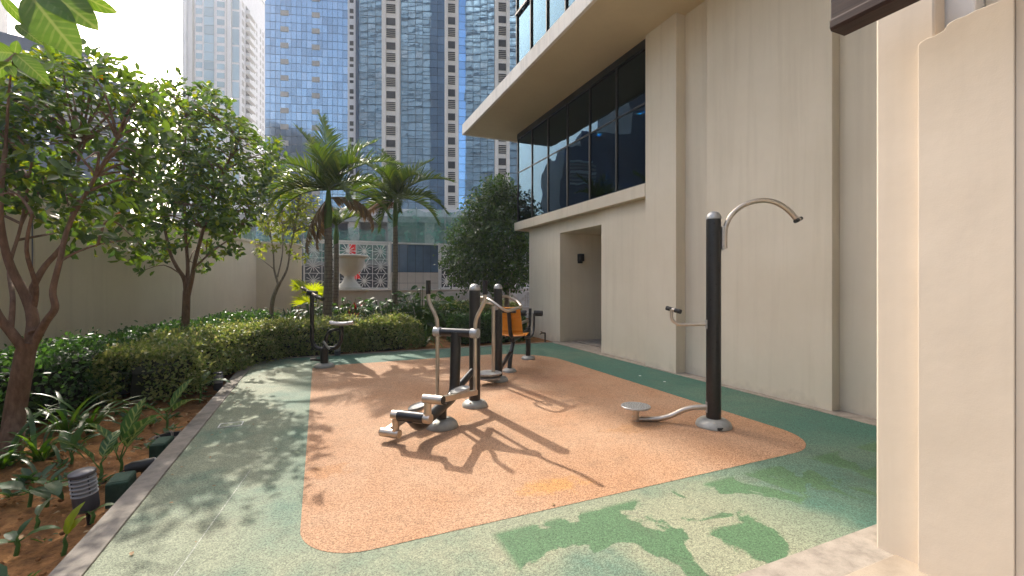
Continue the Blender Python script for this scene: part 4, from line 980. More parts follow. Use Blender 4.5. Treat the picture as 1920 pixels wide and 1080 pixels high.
def tree(name, label, limbs, poly, f0, fspread, ntw, kleaf, L0, L1, leafmat_, barkmat, dens=None, twigs=60, single=0, group=None, wr=.22, dead=0, extra=None, fslope=0.0):
    base = limbs[0][0][0]; o = tag(empty(name, tuple(base)), label, 'tree', group)
    nodes = []
    for i, (pts, r0, r1) in enumerate(limbs):
        k = len(pts); rad = [r0 + (r1 - r0) * j / (k - 1) for j in range(k)]
        MB().tube(pts, rad, 12 if i == 0 else 9, True, 5).build('trunk' if i == 0 else 'branch', barkmat, o, True)
        pp, _ = smooth_line([Vector(p) for p in pts], rad, 3); nodes += pp[len(pp) // 3:] if i == 0 else pp
    tw = []
    for x, y in sample_poly(poly, ntw, dens): tw.append(D(x, y, f0 + fslope * (x - poly[0][0]) + random.gauss(0, fspread)))
    if extra: tw += [Vector(e) for e in extra]
    cen = sum(tw, Vector()) / len(tw)
    axis = [((t - cen).normalized() * .7 + Vector((random.gauss(0, .35), random.gauss(0, .35), random.uniform(.1, .9)))) for t in tw]
    # twigs joining the leaf tufts to the limbs
    m = MB()
    for t in random.sample(tw, min(twigs, len(tw))):
        nb = min(nodes, key=lambda q: (q - t).length + (0.6 if q.z > t.z else 0)); mid = nb.lerp(t, .5) + Vector((random.gauss(0, .06), random.gauss(0, .06), .06 + abs(random.gauss(0, .06))))
        m.tube([nb, mid, t], [.014, .009, .004], 5, False, 3)
    if m.v: m.build('twigs', barkmat, o, True)
    order = sorted(range(len(tw)), key=lambda i: (tw[i] - cam.location).length)
    front = set(order[:single]) if single else set(); rest = [i for i in range(len(tw)) if i not in front]
    p, d, up, L_ = whorls([tw[i] for i in rest], [axis[i] for i in rest], kleaf, L0, L1)
    me = leaves_mesh('crown', p, d, up, L_, wr, .25, .22, base); cr = link('crown', me, leafmat_, o)
    if front:
        lm_ = leaves_mesh('leaf', [(0, 0, 0)], [(0, 1, 0)], [(0, 0, 1)], [1.0], wr, .25, .22); lm_.materials.append(MATS[leafmat_])
        p, d, up, L_ = whorls([tw[i] for i in front], [axis[i] for i in front], kleaf, L0, L1)
        for a, b_, c_, l_ in zip(p, d, up, L_):
            y = Vector(b_).normalized(); x = y.cross(Vector(c_)).normalized(); z = x.cross(y)
            q = Matrix((x, y, z)).transposed().to_euler(); link('leaf', lm_, None, o, Vector(a) - base, q, (l_, l_, l_))
    if dead:
        sel = random.sample(tw, dead); p, d, up, L_ = whorls(sel, [Vector((0, 0, -1))] * dead, 1, L0, L1, (10, 60))
        link('yellowed_leaves', leaves_mesh('yellowed_leaves', p, d, up, L_ * .9, wr * 1.2, .25, .3, base), 'leaf_dead', o)
    return o

# left tree: many-stemmed, its crown fills the upper left
f = 4.04
b0 = G(18, 842); b0.z = -.12
t1 = [([b0, D(28, 775, f), D(40, 705, f), D(48, 660, f), D(55, 640, f)], .080, .066),
      ([D(52, 665, f), D(40, 648, f - .05), D(20, 622, f - .1), D(-5, 590, f - .15), D(-40, 520, f - .2)], .045, .03),
      ([D(55, 655, f), D(62, 600, f + .05), D(48, 555, f + .05), D(22, 505, f), D(6, 450, f - .05), D(0, 380, f - .1), D(10, 280, f)], .05, .016),
      ([D(62, 625, f), D(56, 560, f + .2), D(80, 505, f + .3), D(122, 452, f + .4), D(138, 380, f + .5), D(150, 270, f + .6)], .036, .011),
      ([D(66, 640, f), D(85, 605, f - .05), D(103, 578, f - .1), D(99, 545, f - .1), D(112, 490, f - .1), D(130, 420, f), D(180, 330, f + .1), D(220, 260, f + .2)], .034, .012),
      ([D(20, 622, f - .1), D(24, 560, f), D(18, 500, f + .2), D(40, 420, f + .3), D(60, 300, f + .3)], .022, .01),
      ([D(60, 590, f + .1), D(68, 540, f), D(50, 470, f - .2), D(60, 400, f - .3)], .024, .01),
      ([D(112, 490, f - .1), D(150, 470, f), D(200, 455, f + .2), D(250, 450, f + .3)], .012, .005)]
poly1 = [(-160, 40), (-20, 100), (60, 95), (120, 85), (190, 95), (245, 125), (300, 170), (330, 230), (320, 300), (290, 380), (270, 480), (230, 520), (190, 470), (140, 480), (100, 430), (40, 420), (0, 400), (-120, 420)]
def dens1(x, y):
    d_ = 1.0 if y < 400 else .45
    if 90 < x < 235 and 195 < y < 320: d_ *= .45
    return d_
tree('broad_crowned_tree', 'multi-stemmed glossy-leaved tree at the left edge of the soil bed', t1, poly1, 4.7, .5, 620, 8, .08, .125, 'leaf_glossy', 'bark_brown', dens1, 90, 34, wr=.23, dead=9)
# second tree: slender trunk forking in front of the wall
f = 7.85; b0 = D(343, 668, f); b0.z = -.1
t2 = [([b0, D(344, 640, f), D(348, 600, f), D(350, 545, f)], .075, .058),
      ([D(349, 560, f), D(346, 525, f), D(331, 500, f), D(318, 470, f + .1), D(305, 400, f + .1), D(300, 300, f)], .042, .014),
      ([D(351, 560, f), D(360, 520, f), D(368, 480, f - .1), D(390, 400, f - .2), D(420, 320, f - .2), D(450, 260, f - .2)], .042, .014),
      ([D(350, 545, f), D(352, 500, f + .1), D(348, 440, f + .2), D(345, 330, f + .2), D(350, 220, f + .2)], .036, .012),
      ([D(366, 500, f), D(400, 470, f), D(440, 440, f), D(470, 400, f)], .018, .008)]
poly2 = [(245, 430), (262, 330), (262, 210), (285, 150), (325, 138), (375, 150), (425, 178), (465, 235), (525, 262), (535, 300), (505, 350), (500, 400), (455, 440), (445, 480), (405, 490), (385, 520), (350, 470), (320, 490), (275, 520), (245, 490)]
def dens2(x, y): return .45 if y > 430 else 1.0
tree('forked_tree', 'slender tree with forked trunk and dense crown before the boundary wall', t2, poly2, 7.9, .6, 820, 8, .085, .13, 'leaf_glossy', 'bark_brown', dens2, 110, 12, wr=.25, dead=6)
# third: thin, yellowish
f = 11.3; b0 = D(509, 640, f); b0.z = -.05
t3 = [([b0, D(508, 598, f), D(512, 560, f), D(524, 530, f)], .06, .045), ([D(522, 535, f), D(514, 505, f), D(512, 470, f), D(500, 400, f)], .03, .01),
      ([D(524, 532, f), D(538, 505, f), D(545, 465, f), D(560, 380, f)], .032, .01), ([D(520, 520, f), D(530, 470, f), D(528, 400, f)], .02, .008), ([D(514, 505, f), D(495, 490, f), D(478, 480, f)], .014, .006)]
poly3 = [(470, 480), (485, 400), (480, 330), (520, 310), (580, 330), (600, 380), (595, 450), (575, 500), (540, 480), (510, 470), (490, 500)]
tree('yellowish_tree', 'thin yellowish small-leaved tree between forked tree and palms', t3, poly3, 11.3, .5, 230, 7, .08, .14, 'leaf_yellowgreen', 'bark_grey', lambda x, y: 1.0 if y < 440 else .35, 60, wr=.2)

# dense dark bush tree by the clubhouse corner
def lumps_tree():
    f = 14.2; base = D(948, 560, f); base.z = -.05
    o = tag(empty('round_bush_tree', tuple(base)), 'dense dark green round-crowned tree beside the clubhouse corner', 'tree')
    MB().tube([base, D(950, 545, f), D(940, 500, f), D(930, 440, f)], [.09, .075, .06, .03], 10, True, 4).build('trunk', 'bark_grey', o, True)
    MB().tube([D(948, 540, f), D(965, 500, f), D(970, 450, f)], [.05, .035, .02], 8, True, 4).build('branch', 'bark_grey', o, True)
    L_ = [(935, 375, 42, 0), (905, 395, 40, -.3), (960, 385, 40, .2), (880, 440, 42, -.2), (930, 440, 55, -.5), (975, 440, 40, 0), (855, 480, 32, -.1), (900, 490, 50, -.5), (955, 500, 50, -.3), (870, 515, 30, 0), (985, 500, 30, .2), (930, 530, 26, -.2), (985, 385, 30, .3), (925, 350, 22, .1), (945, 352, 18, 0)]
    P_, N_ = [], []
    for (px, py, r_, df) in L_:
        c_ = np.array(D(px, py, f + df)); rr = r_ * f / FPX; n = int(420 * (r_ / 40) ** 2)
        d = rnd_dir(n); s_ = (RNG.random((n, 1)) ** .35); wob = 1 + .18 * np.sin(d[:, :1] * 7 + px) * np.cos(d[:, 2:] * 6 + py)
        P_.append(c_ + d * rr * s_ * wob); N_.append(d)
    p = np.concatenate(P_); nn = np.concatenate(N_); n = len(p)
    p = np.repeat(p, 3, 0) + RNG.normal(size=(n * 3, 3)) * .06; nn = np.repeat(nn, 3, 0)
    d = unit(nn * .7 + RNG.normal(size=p.shape) * .6 + np.array([0, 0, -.15])); up = unit(nn + np.array([0, 0, .6]) + RNG.normal(size=p.shape) * .35)
    link('crown', leaves_mesh('crown', p, d, up, RNG.uniform(.07, .13, len(p)), .27, .25, .2, base), 'leaf_bush', o)
lumps_tree()

# palms
def palm(name, label, px, ybase, ycrown, f, rt_, fronds, shaft=45, Lf=1.9, group='palms behind the hedge'):
    base = D(px - 4, ybase, f); base.z = -.05; top = D(px + 2, ycrown, f)
    o = tag(empty(name, tuple(base)), label, 'palm', group)
    sh = D(px + 1, ycrown + shaft, f)
    m = MB(); pts, rad = [], []
    nseg = 26
    for i in range(nseg + 1):
        t = i / nseg; p = base.lerp(sh, t) + Vector((.03 * math.sin(t * 3), 0, 0)); r_ = rt_ * (1.18 - .35 * t) if t > .06 else rt_ * 1.35
        pts += [p, p + (sh - base) / nseg * .8]; rad += [r_ * 1.04, r_ * .97]
    m.tube(pts, rad, 14); m.build('trunk', 'bark_palm', o, True)
    MB().tube([sh, sh.lerp(top, .4), top], [rt_ * .8, rt_ * .95, rt_ * .35], 14, True, 4).build('crown_shaft', 'palm_shaft', o, True)
    for (az, el, ln, droop, brown) in fronds:
        a = R(az); hd = Vector((math.cos(a) * cs + math.sin(a) * sn, -math.cos(a) * sn + math.sin(a) * cs, 0))     # az in the view's frame: 0 = right, 90 = away
        root = top + Vector((0, 0, -.05 if not brown else -.25)); ln *= Lf; k = 26; sp = []
        el_ = R(el); p = root.copy()
        for i in range(k + 1):
            sp.append(p.copy()); ang = el_ - R(droop) * (i / k) ** 1.3; p = p + (hd * math.cos(ang) + Vector((0, 0, math.sin(ang)))) * (ln / k)
        rm = MB().tube(sp, [.022 * (1 - .85 * i / k) for i in range(k + 1)], 6)
        V = list(rm.v); Fq = [f_ for f_ in rm.f if len(f_) == 4]
        side = hd.cross(Vector((0, 0, 1))).normalized()
        for i in range(3, 2 * k):
            t = i / (2 * k); j = min(k - 1, i // 2); q = sp[j].lerp(sp[j + 1], (i % 2) * .5); tg = (sp[j + 1] - sp[j]).normalized(); upv = side.cross(tg).normalized()
            ll = (.20 + .42 * math.sin(min(1, t * 1.1 + .12) * math.pi)) * (ln / 1.9) * random.uniform(.85, 1.1)
            for s_ in (-1, 1):
                dd = (tg * (.55 + .5 * t) + side * s_ * .62 + upv * (random.uniform(.25, .75) if not brown else random.uniform(-.9, -.2))).normalized(); wv_ = tg * .022
                d2 = (dd + Vector((0, 0, -.2 - .35 * random.random()))).normalized(); q1 = q + dd * ll * .5; q2 = q1 + d2 * ll * .5; n0 = len(V)
                V += [tuple(q - wv_ * .6), tuple(q + wv_ * .6), tuple(q1 + wv_), tuple(q1 - wv_), tuple(q2 + wv_ * .15), tuple(q2 - wv_ * .15)]
                Fq += [(n0, n0 + 1, n0 + 2, n0 + 3), (n0 + 3, n0 + 2, n0 + 4, n0 + 5)]
        me = raw_mesh('frond', np.array(V) - np.array(base), Fq)
        link('dead_frond' if brown else 'frond', me, 'frond_brown' if brown else 'frond_green', o)
fr1 = [(130, 84, 1.1, 22, 0), (165, 74, 1.05, 35, 0), (40, 66, 1.05, 40, 0), (10, 52, 1.1, 75, 0), (175, 46, .95, 90, 0), (0, 26, 1.0, 85, 0), (-30, 52, .9, 90, 0), (-85, 62, .9, 85, 0), (-130, 48, .9, 95, 0), (195, 24, .95, 95, 0), (100, 50, .9, 90, 0), (25, 10, .95, 80, 0), (-50, 15, .85, 80, 0), (-150, 10, .85, 85, 0), (185, 0, .85, 80, 0),
       (5, 10, .85, 110, 1), (190, -50, .8, 45, 1), (170, -62, .7, 30, 1)]
palm('feather_palm', 'tallest palm with green crownshaft and hanging brown fronds, left of the urn', 614, 640, 352, 10.4, .10, fr1, 80, 1.75)
fr2 = [(140, 76, .95, 30, 0), (165, 60, .95, 40, 0), (30, 64, .95, 40, 0), (5, 44, 1.05, 70, 0), (170, 36, .95, 85, 0), (-10, 12, 1.0, 75, 0), (-45, 50, .9, 90, 0), (-100, 55, .85, 85, 0), (-140, 36, .9, 90, 0), (195, 8, .95, 80, 0), (30, 2, .9, 75, 0), (185, -10, .85, 70, 0), (-70, 5, .8, 80, 0), (-120, -40, .7, 50, 0), (150, 25, .9, 95, 1)]
palm('feather_palm', 'slimmer palm with thin ringed trunk in front of the glass screen', 740, 640, 366, 12.0, .075, fr2, 62, 1.65)
palm('feather_palm', 'palm whose dark trunk shows just right of the tallest palm', 629, 620, 420, 13.2, .085, [(100, 60, .7, 60, 0), (20, 45, .8, 90, 0), (160, 45, .7, 90, 0), (-60, 40, .7, 95, 0), (-120, 30, .7, 95, 0)], 40, 1.6)

# hedges
def hedge(name, label, line, width, hgt, n, leaf, Lr, mat, wob=.06, zb=-.05, cat='hedge'):
    pts = [Vector((x, y, 0)) for x, y in line]; sp, _ = smooth_line(pts, [0] * len(pts), 10); base = sp[len(sp) // 2].copy(); base.z = zb
    o = tag(empty(name, tuple(base)), label, cat)
    sp_ = np.array([tuple(p) for p in sp]); tg = unit(np.gradient(sp_, axis=0)); nr = np.stack([-tg[:, 1], tg[:, 0], tg[:, 2] * 0], 1)
    # woody core that closes the volume
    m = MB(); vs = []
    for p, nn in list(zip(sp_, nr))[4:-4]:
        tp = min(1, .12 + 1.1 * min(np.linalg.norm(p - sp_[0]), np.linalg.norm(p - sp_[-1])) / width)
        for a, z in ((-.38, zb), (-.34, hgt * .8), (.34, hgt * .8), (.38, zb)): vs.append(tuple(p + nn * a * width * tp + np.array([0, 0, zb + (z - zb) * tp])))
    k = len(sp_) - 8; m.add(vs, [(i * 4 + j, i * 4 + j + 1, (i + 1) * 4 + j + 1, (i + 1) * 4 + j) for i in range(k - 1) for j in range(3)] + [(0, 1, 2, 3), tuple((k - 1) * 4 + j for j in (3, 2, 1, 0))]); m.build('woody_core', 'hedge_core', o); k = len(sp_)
    seg = RNG.random(n) * (k - 1); i0 = seg.astype(int); ft = (seg - i0)[:, None]; c_ = sp_[i0] * (1 - ft) + sp_[np.minimum(i0 + 1, k - 1)] * ft; nn = nr[i0]
    u_ = RNG.random(n); per = 2 * hgt + width; s_ = u_ * per; off = np.zeros(n); z = np.zeros(n); nrm = np.zeros((n, 3))
    A = s_ < hgt; Bm = (s_ >= hgt) & (s_ < hgt + width); Cc = s_ >= hgt + width
    off[A] = -.5; z[A] = s_[A]; off[Bm] = (s_[Bm] - hgt) / width - .5; z[Bm] = hgt; off[Cc] = .5; z[Cc] = s_[Cc] - hgt - width
    nrm[A] = -nn[A]; nrm[Bm] = (0, 0, 1); nrm[Cc] = nn[Cc]
    edge = np.clip((np.abs(off) - .36) / .14, 0, 1); z = z - np.where(Bm, edge ** 2 * hgt * .14, 0); off = off * np.where(z > hgt * .7, 1 - .12 * (z / hgt), 1) 
    e_ = np.minimum(seg, k - 1 - seg) / (k - 1) * np.linalg.norm(np.diff(sp_, axis=0), axis=1).sum() / (width * .5); rnd_ = np.sqrt(np.clip(1 - (1 - np.clip(e_, 0, 1)) ** 2, 0.02, 1)); off = off * rnd_; z = z * (.55 + .45 * rnd_)
    lump = (np.sin(c_[:, 0] * 5.1 + c_[:, 1] * 3.3 + z * 6) + np.sin(c_[:, 1] * 7.7 - off * 8) + np.sin(c_[:, 0] * 11 + z * 13)) / 3
    p = c_ + nn * (off * width)[:, None] + np.stack([0 * z, 0 * z, z + zb * 0], 1) + nrm * (lump * wob + RNG.normal(size=n) * .035 + (RNG.random(n) < .05) * RNG.random(n) * .13)[:, None]
    d = unit(nrm * .55 + RNG.normal(size=(n, 3)) * .6 + np.array([0, 0, .25])); up = unit(nrm + np.array([0, 0, .5]) + RNG.normal(size=(n, 3)) * .5)
    keep = p[:, 2] > .02
    me = leaves_mesh('foliage', p[keep], d[keep], up[keep], RNG.uniform(Lr[0], Lr[1], keep.sum()), leaf, .25, .15, base); link('foliage', me, mat, o)
    return o
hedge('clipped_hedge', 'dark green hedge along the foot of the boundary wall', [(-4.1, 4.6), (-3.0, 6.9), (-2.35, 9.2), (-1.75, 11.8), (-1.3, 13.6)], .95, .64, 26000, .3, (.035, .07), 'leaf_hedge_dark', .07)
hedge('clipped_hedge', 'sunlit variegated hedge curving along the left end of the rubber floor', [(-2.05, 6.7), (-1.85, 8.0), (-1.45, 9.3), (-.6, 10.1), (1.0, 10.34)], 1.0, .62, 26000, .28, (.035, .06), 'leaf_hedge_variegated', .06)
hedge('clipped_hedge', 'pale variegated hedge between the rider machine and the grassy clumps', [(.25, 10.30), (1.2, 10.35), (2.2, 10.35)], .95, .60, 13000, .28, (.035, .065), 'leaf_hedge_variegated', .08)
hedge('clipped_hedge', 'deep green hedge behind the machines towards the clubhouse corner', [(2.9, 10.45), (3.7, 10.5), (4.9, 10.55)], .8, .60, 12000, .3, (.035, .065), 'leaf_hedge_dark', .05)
hedge('clipped_hedge', 'low bright hedge strip in front of the lattice fence', [(2.9, 13.4), (4.6, 13.6), (6.2, 13.7)], .8, .75, 8000, .3, (.05, .08), 'leaf_hedge_variegated', .07)

# individual plants ---------------------------------------------------------------------
def blade_mesh(name, L_, w, bend, seg=8):
    V, Fq = [], []
    for i in range(seg + 1):
        t = i / seg; ang = R(bend) * t ** 1.4; y = 0; z = 0
        V.append(t)
    p = Vector((0, 0, 0)); pts = []
    for i in range(seg + 1):
        pts.append(p.copy()); t = i / seg; a = R(bend) * t ** 1.2; p = p + Vector((0, math.sin(a), math.cos(a))) * (L_ / seg)
    V = []
    for i, q in enumerate(pts):
        t = i / seg; ww = w * (math.sin(math.pi * min(1, t * .8 + .15)) ** .8) * (1 if t < 1 else .1)
        V += [(q.x - ww / 2, q.y, q.z + ww * .15), (q.x, q.y, q.z), (q.x + ww / 2, q.y, q.z + ww * .15)]
    for i in range(seg):
        for j in (0, 1): Fq.append((i * 3 + j, i * 3 + j + 1, (i + 1) * 3 + j + 1, (i + 1) * 3 + j))
    me = raw_mesh(name, V, Fq); me.polygons.foreach_set('use_smooth', [True] * len(me.polygons)); return me
BL = {}
def blades(kind, variants, mat):
    BL[kind] = [blade_mesh('blade', *v) for v in variants]
    for me in BL[kind]: me.materials.append(MATS[mat])
blades('lily', [(.55, .035, 75), (.65, .032, 110), (.45, .03, 50), (.6, .034, 135)], 'leaf_blade')
blades('spider', [(.45, .03, 95), (.5, .028, 120), (.38, .026, 70)], 'leaf_blade_pale')
blades('drac', [(.4, .04, 45), (.45, .038, 70), (.36, .04, 25)], 'leaf_dark_dracaena')
blades('red', [(.45, .06, 45), (.4, .05, 70), (.42, .055, 25)], 'leaf_red')
blades('grassy', [(.6, .03, 90), (.7, .028, 120), (.55, .03, 60)], 'leaf_blade')
def tuft(name, label, loc, kind, n, sc=1.0, tilt=(5, 40), group=None, cat='plant'):
    o = tag(empty(name, tuple(loc)), label, cat, group)
    for k in range(n):
        az = 2 * math.pi * k / n + random.uniform(-.4, .4); s_ = sc * random.uniform(.75, 1.15)
        link('blade', random.choice(BL[kind]), None, o, (random.gauss(0, .02), random.gauss(0, .02), 0), (R(-random.uniform(*tilt)), 0, az), (s_, s_, s_))
    return o
def SG(px, py, z=-.1): p = G(px, py, z); return p
tuft('spider_lily', 'pale striped spider lily low behind the left tree trunk', SG(85, 770), 'spider', 18, 1.1, (20, 65), 'plants in the soil bed')
tuft('spider_lily', 'pale striped spider lily at the frame edge left of the trunk', SG(-15, 770), 'spider', 16, 1.15, (20, 60), 'plants in the soil bed')
tuft('strap_lily', 'green strap-leaved lily right of the left tree foot', SG(75, 868), 'lily', 18, 1.05, (5, 45), 'plants in the soil bed')
tuft('strap_lily', 'strap-leaved lily clump under the dark hedge', SG(170, 812), 'lily', 20, 1.1, (5, 45), 'plants in the soil bed')
tuft('strap_lily', 'arching strap lily at the very left frame edge', SG(10, 880), 'lily', 16, 1.1, (10, 55), 'plants in the soil bed')
tuft('strap_lily', 'strap lily second from the left tree under the hedge', SG(125, 825), 'lily', 16, 1.1, (5, 45), 'plants in the soil bed')
tuft('grassy_clump', 'arching grassy clump at the hedge end above the far kerb light', SG(370, 705), 'grassy', 22, .8, (10, 60), 'grassy clumps')
tuft('grassy_clump', 'arching grassy clump where the kerb meets the curved hedge', SG(305, 722), 'grassy', 20, .8, (10, 60), 'grassy clumps')
for k, (px, py, lab) in enumerate(((757, 648, 'left of the two tall grassy clumps before the far plants'), (795, 650, 'right of the two tall grassy clumps before the far plants'), (778, 640, 'rear grassy clump between the two tall ones'))):
    tuft('grassy_clump', lab, SG(px, py, -.03), 'grassy', 30, 1.15, (3, 50), 'grassy clumps')
tuft('dracaena', 'dark spiky dracaena against the boundary wall end', atY(545, 600, 12.6) , 'drac', 22, 1.2, (5, 80), None)
tuft('dracaena', 'lower dark spiky dracaena left of the fan palm', atY(540, 608, 12.2), 'drac', 20, 1.1, (5, 85), None)
tuft('red_cordyline', 'red-leaved cordyline below the stone urn', atY(668, 600, 12.8), 'red', 16, 1.4, (3, 45), None)
tuft('red_cordyline', 'small red cordyline half hidden right of the tallest palm trunk', atY(660, 612, 12.0), 'red', 10, 1.0, (3, 45), None)

def broad_leaf(name, L_=1.0, w=.36, droop=50, curl=.12, seg=10, holes=False):
    V, Fq = [], []; p = Vector((0, 0, 0)); cols = 5
    for i in range(seg + 1):
        t = i / seg; a = R(-droop) * t ** 1.3; ww = w * math.sin(math.pi * t ** .8) ** .75 * (1 if 0 < i < seg else .03)
        for j in range(cols):
            s_ = j / (cols - 1) * 2 - 1; V.append((s_ * ww / 2, p.y, p.z + abs(s_) * ww * curl + .012 * math.sin(t * 23 + s_ * 2)))
        p = p + Vector((0, math.cos(a), math.sin(a))) * (L_ / seg)
    Fq = [(i * cols + j, i * cols + j + 1, (i + 1) * cols + j + 1, (i + 1) * cols + j) for i in range(seg) for j in range(cols - 1)]
    me = raw_mesh(name, V, Fq); me.polygons.foreach_set('use_smooth', [True] * len(me.polygons)); return me
BR = [broad_leaf('leaf', 1, .42, 40), broad_leaf('leaf', 1, .38, 70), broad_leaf('leaf', 1, .46, 20)]
def mats_copy(ms, mat):
    out = []
    for me in ms:
        c_ = me.copy(); c_.materials.clear(); c_.materials.append(MATS[mat]); out.append(c_)
    return out
BRV = mats_copy(BR, 'leaf_variegated'); BRP = mats_copy(BR, 'leaf_blade_pale'); BRS = mats_copy(BR, 'leaf_shade_plant'); BRF = mats_copy(BR, 'leaf_fan'); BRB = mats_copy(BR, 'leaf_broad')
def leafy(name, label, loc, leaves, ms, stem=.1, cat='plant', group=None, mat='palm_shaft'):
    """leaves: (azimuth in view frame, elevation, length, roll)"""
    loc = Vector(loc); o = tag(empty(name, tuple(loc)), label, cat, group)
    MB().tube([loc + Vector((0, 0, -.02)), loc + Vector((.01, 0, stem * .5)), loc + Vector((0, .01, stem))], [.012, .011, .007], 7).build('stem', mat, o, True)
    for i, (az, el, ln, roll) in enumerate(leaves):
        a = R(az); hd = Vector((math.cos(a) * cs + math.sin(a) * sn, -math.cos(a) * sn + math.sin(a) * cs, 0)); y = (hd * math.cos(R(el)) + Vector((0, 0, math.sin(R(el))))).normalized()
        x = y.cross(Vector((0, 0, 1))); x = x.normalized() if x.length > .05 else hd.orthogonal().normalized(); z = x.cross(y)
        q = (Matrix((x, y, z)).transposed() @ Matrix.Rotation(R(roll), 3, 'Y')).to_euler()
        pt = loc + Vector((0, 0, stem * (.5 + .5 * (i + 1) / len(leaves)))); st_ = y * ln * .25
        MB().tube([pt, pt + st_], [.006, .004], 5).build('leaf_stalk', mat, o, True)
        link('leaf', ms[i % len(ms)], None, o, pt - loc + st_ * .9, q, (ln, ln, ln))
    return o
gp_ = 'plants in the soil bed'
leafy('dumb_cane', 'variegated dumb cane with two upright leaves beyond the near kerb light', SG(226, 885), [(175, 62, .36, 25), (25, 66, .44, -30), (60, 75, .40, 10)], BRV, .12, group=gp_)
leafy('dumb_cane', 'bright green dumb cane leaning left behind the near kerb light', SG(188, 898), [(170, 40, .36, 40), (95, 65, .28, 0), (20, 50, .25, 0)], BRV, .12, group=gp_)
leafy('dumb_cane', 'small dumb cane with narrow upright leaf left of the bright one', SG(133, 872), [(150, 55, .24, 0), (30, 50, .26, 0), (80, 70, .2, 0)], BRS, .1, group=gp_)
leafy('dumb_cane', 'dark drooping variegated dumb cane by the buried pot', SG(312, 810), [(180, 40, .30, 30), (10, 45, .36, -20), (60, 60, .34, 0), (-60, 30, .25, 0)], BRV, .2, group=gp_)
leafy('pale_caladium', 'pale long-leaved plant left of the far kerb light', SG(375, 752), [(175, 30, .34, 0), (5, 28, .34, 0), (90, 40, .2, 0)], BRP, .22, group=gp_)
leafy('seedling', 'small rosette seedling in the near left soil corner', SG(30, 1035), [(150, 20, .14, 0), (30, 30, .17, 0), (200, 5, .14, 0), (80, 60, .1, 0)], BRS, .07, group=gp_)
leafy('seedling', 'single yellowing upright leaf in the near soil', SG(119, 1035), [(70, 75, .18, 0), (60, 60, .12, 20)], BRF, .07, group=gp_)
leafy('seedling', 'pale curled seedling in the near soil above the rosette', SG(68, 985), [(60, 70, .12, 0), (120, 50, .1, 0)], BRP, .04, group=gp_)
leafy('seedling', 'flopping broad-leaved plant in the soil near the left frame edge', SG(55, 945), [(175, 15, .28, 0), (0, 5, .22, 0), (-20, -5, .2, 0)], BRS, .12, group=gp_)
leafy('seedling', 'thin-stemmed plant halfway between frame edge and kerb light', SG(88, 945), [(20, 10, .2, 0), (160, 20, .16, 0), (70, 40, .12, 0), (-30, 0, .2, 0)], BRS, .16, group=gp_)
leafy('seedling', 'small plant with one leaf touching the kerb near the light', SG(172, 975), [(160, 10, .16, 0), (20, 30, .12, 0)], BRS, .05, group=gp_)
leafy('seedling', 'tall grey-green leaf standing in the shade below the hedge', SG(270, 752), [(60, 70, .24, 0), (100, 60, .18, 0)], BRP, .05, group=gp_)

def clump(name, label, loc, n, spread, hgt, ms, Lr, cat='plant', group=None, stalk=True):
    loc = Vector(loc); loc.z = -.03; o = tag(empty(name, tuple(loc)), label, cat, group); m = MB()
    for k in range(n):
        az = random.random() * 6.283; rr = spread * math.sqrt(random.random()); h_ = hgt * random.uniform(.35, 1.05) * (1 - .35 * rr / spread); hd = Vector((math.cos(az), math.sin(az), 0))
        p = loc + hd * rr + Vector((0, 0, h_)); m.tube([loc + hd * rr * .3, loc + hd * rr * .7 + Vector((0, 0, h_ * .7)), p], [.012, .009, .006], 5, False)
        y = (hd * random.uniform(.5, 1) + Vector((random.gauss(0, .3), random.gauss(0, .3), random.uniform(-.35, .35)))).normalized(); x = y.cross(Vector((0, 0, 1))).normalized(); z = x.cross(y); l_ = random.uniform(*Lr)
        link('leaf', random.choice(ms), None, o, p - loc, (Matrix((x, y, z)).transposed() @ Matrix.Rotation(random.gauss(0, .4), 3, 'Y')).to_euler(), (l_, l_, l_))
    m.build('stalks', 'palm_shaft', o)
gq_ = 'broad-leaved shrubs under the palms'
clump('philodendron', 'lush philodendron shrub right of the slim palm trunk', atY(790, 600, 12.3), 190, .85, 1.5, BRS, (.2, .34), group=gq_)
clump('philodendron', 'philodendron shrub left of the slim palm trunk', atY(722, 610, 12.3), 150, .7, 1.25, BRS, (.18, .3), group=gq_)
clump('philodendron', 'leafy dark shrub directly under the stone urn', atY(655, 610, 12.0), 160, .75, 1.2, BRS, (.15, .28), group=gq_)
clump('philodendron', 'leafy dark shrub between the tallest palm and the rider machine', atY(585, 612, 11.8), 130, .6, 1.1, BRS, (.14, .26), group=gq_)
clump('philodendron', 'shaded shrub hidden partly behind the cross trainer handles', atY(845, 605, 12.6), 130, .8, 1.15, BRS, (.16, .28), group=gq_)
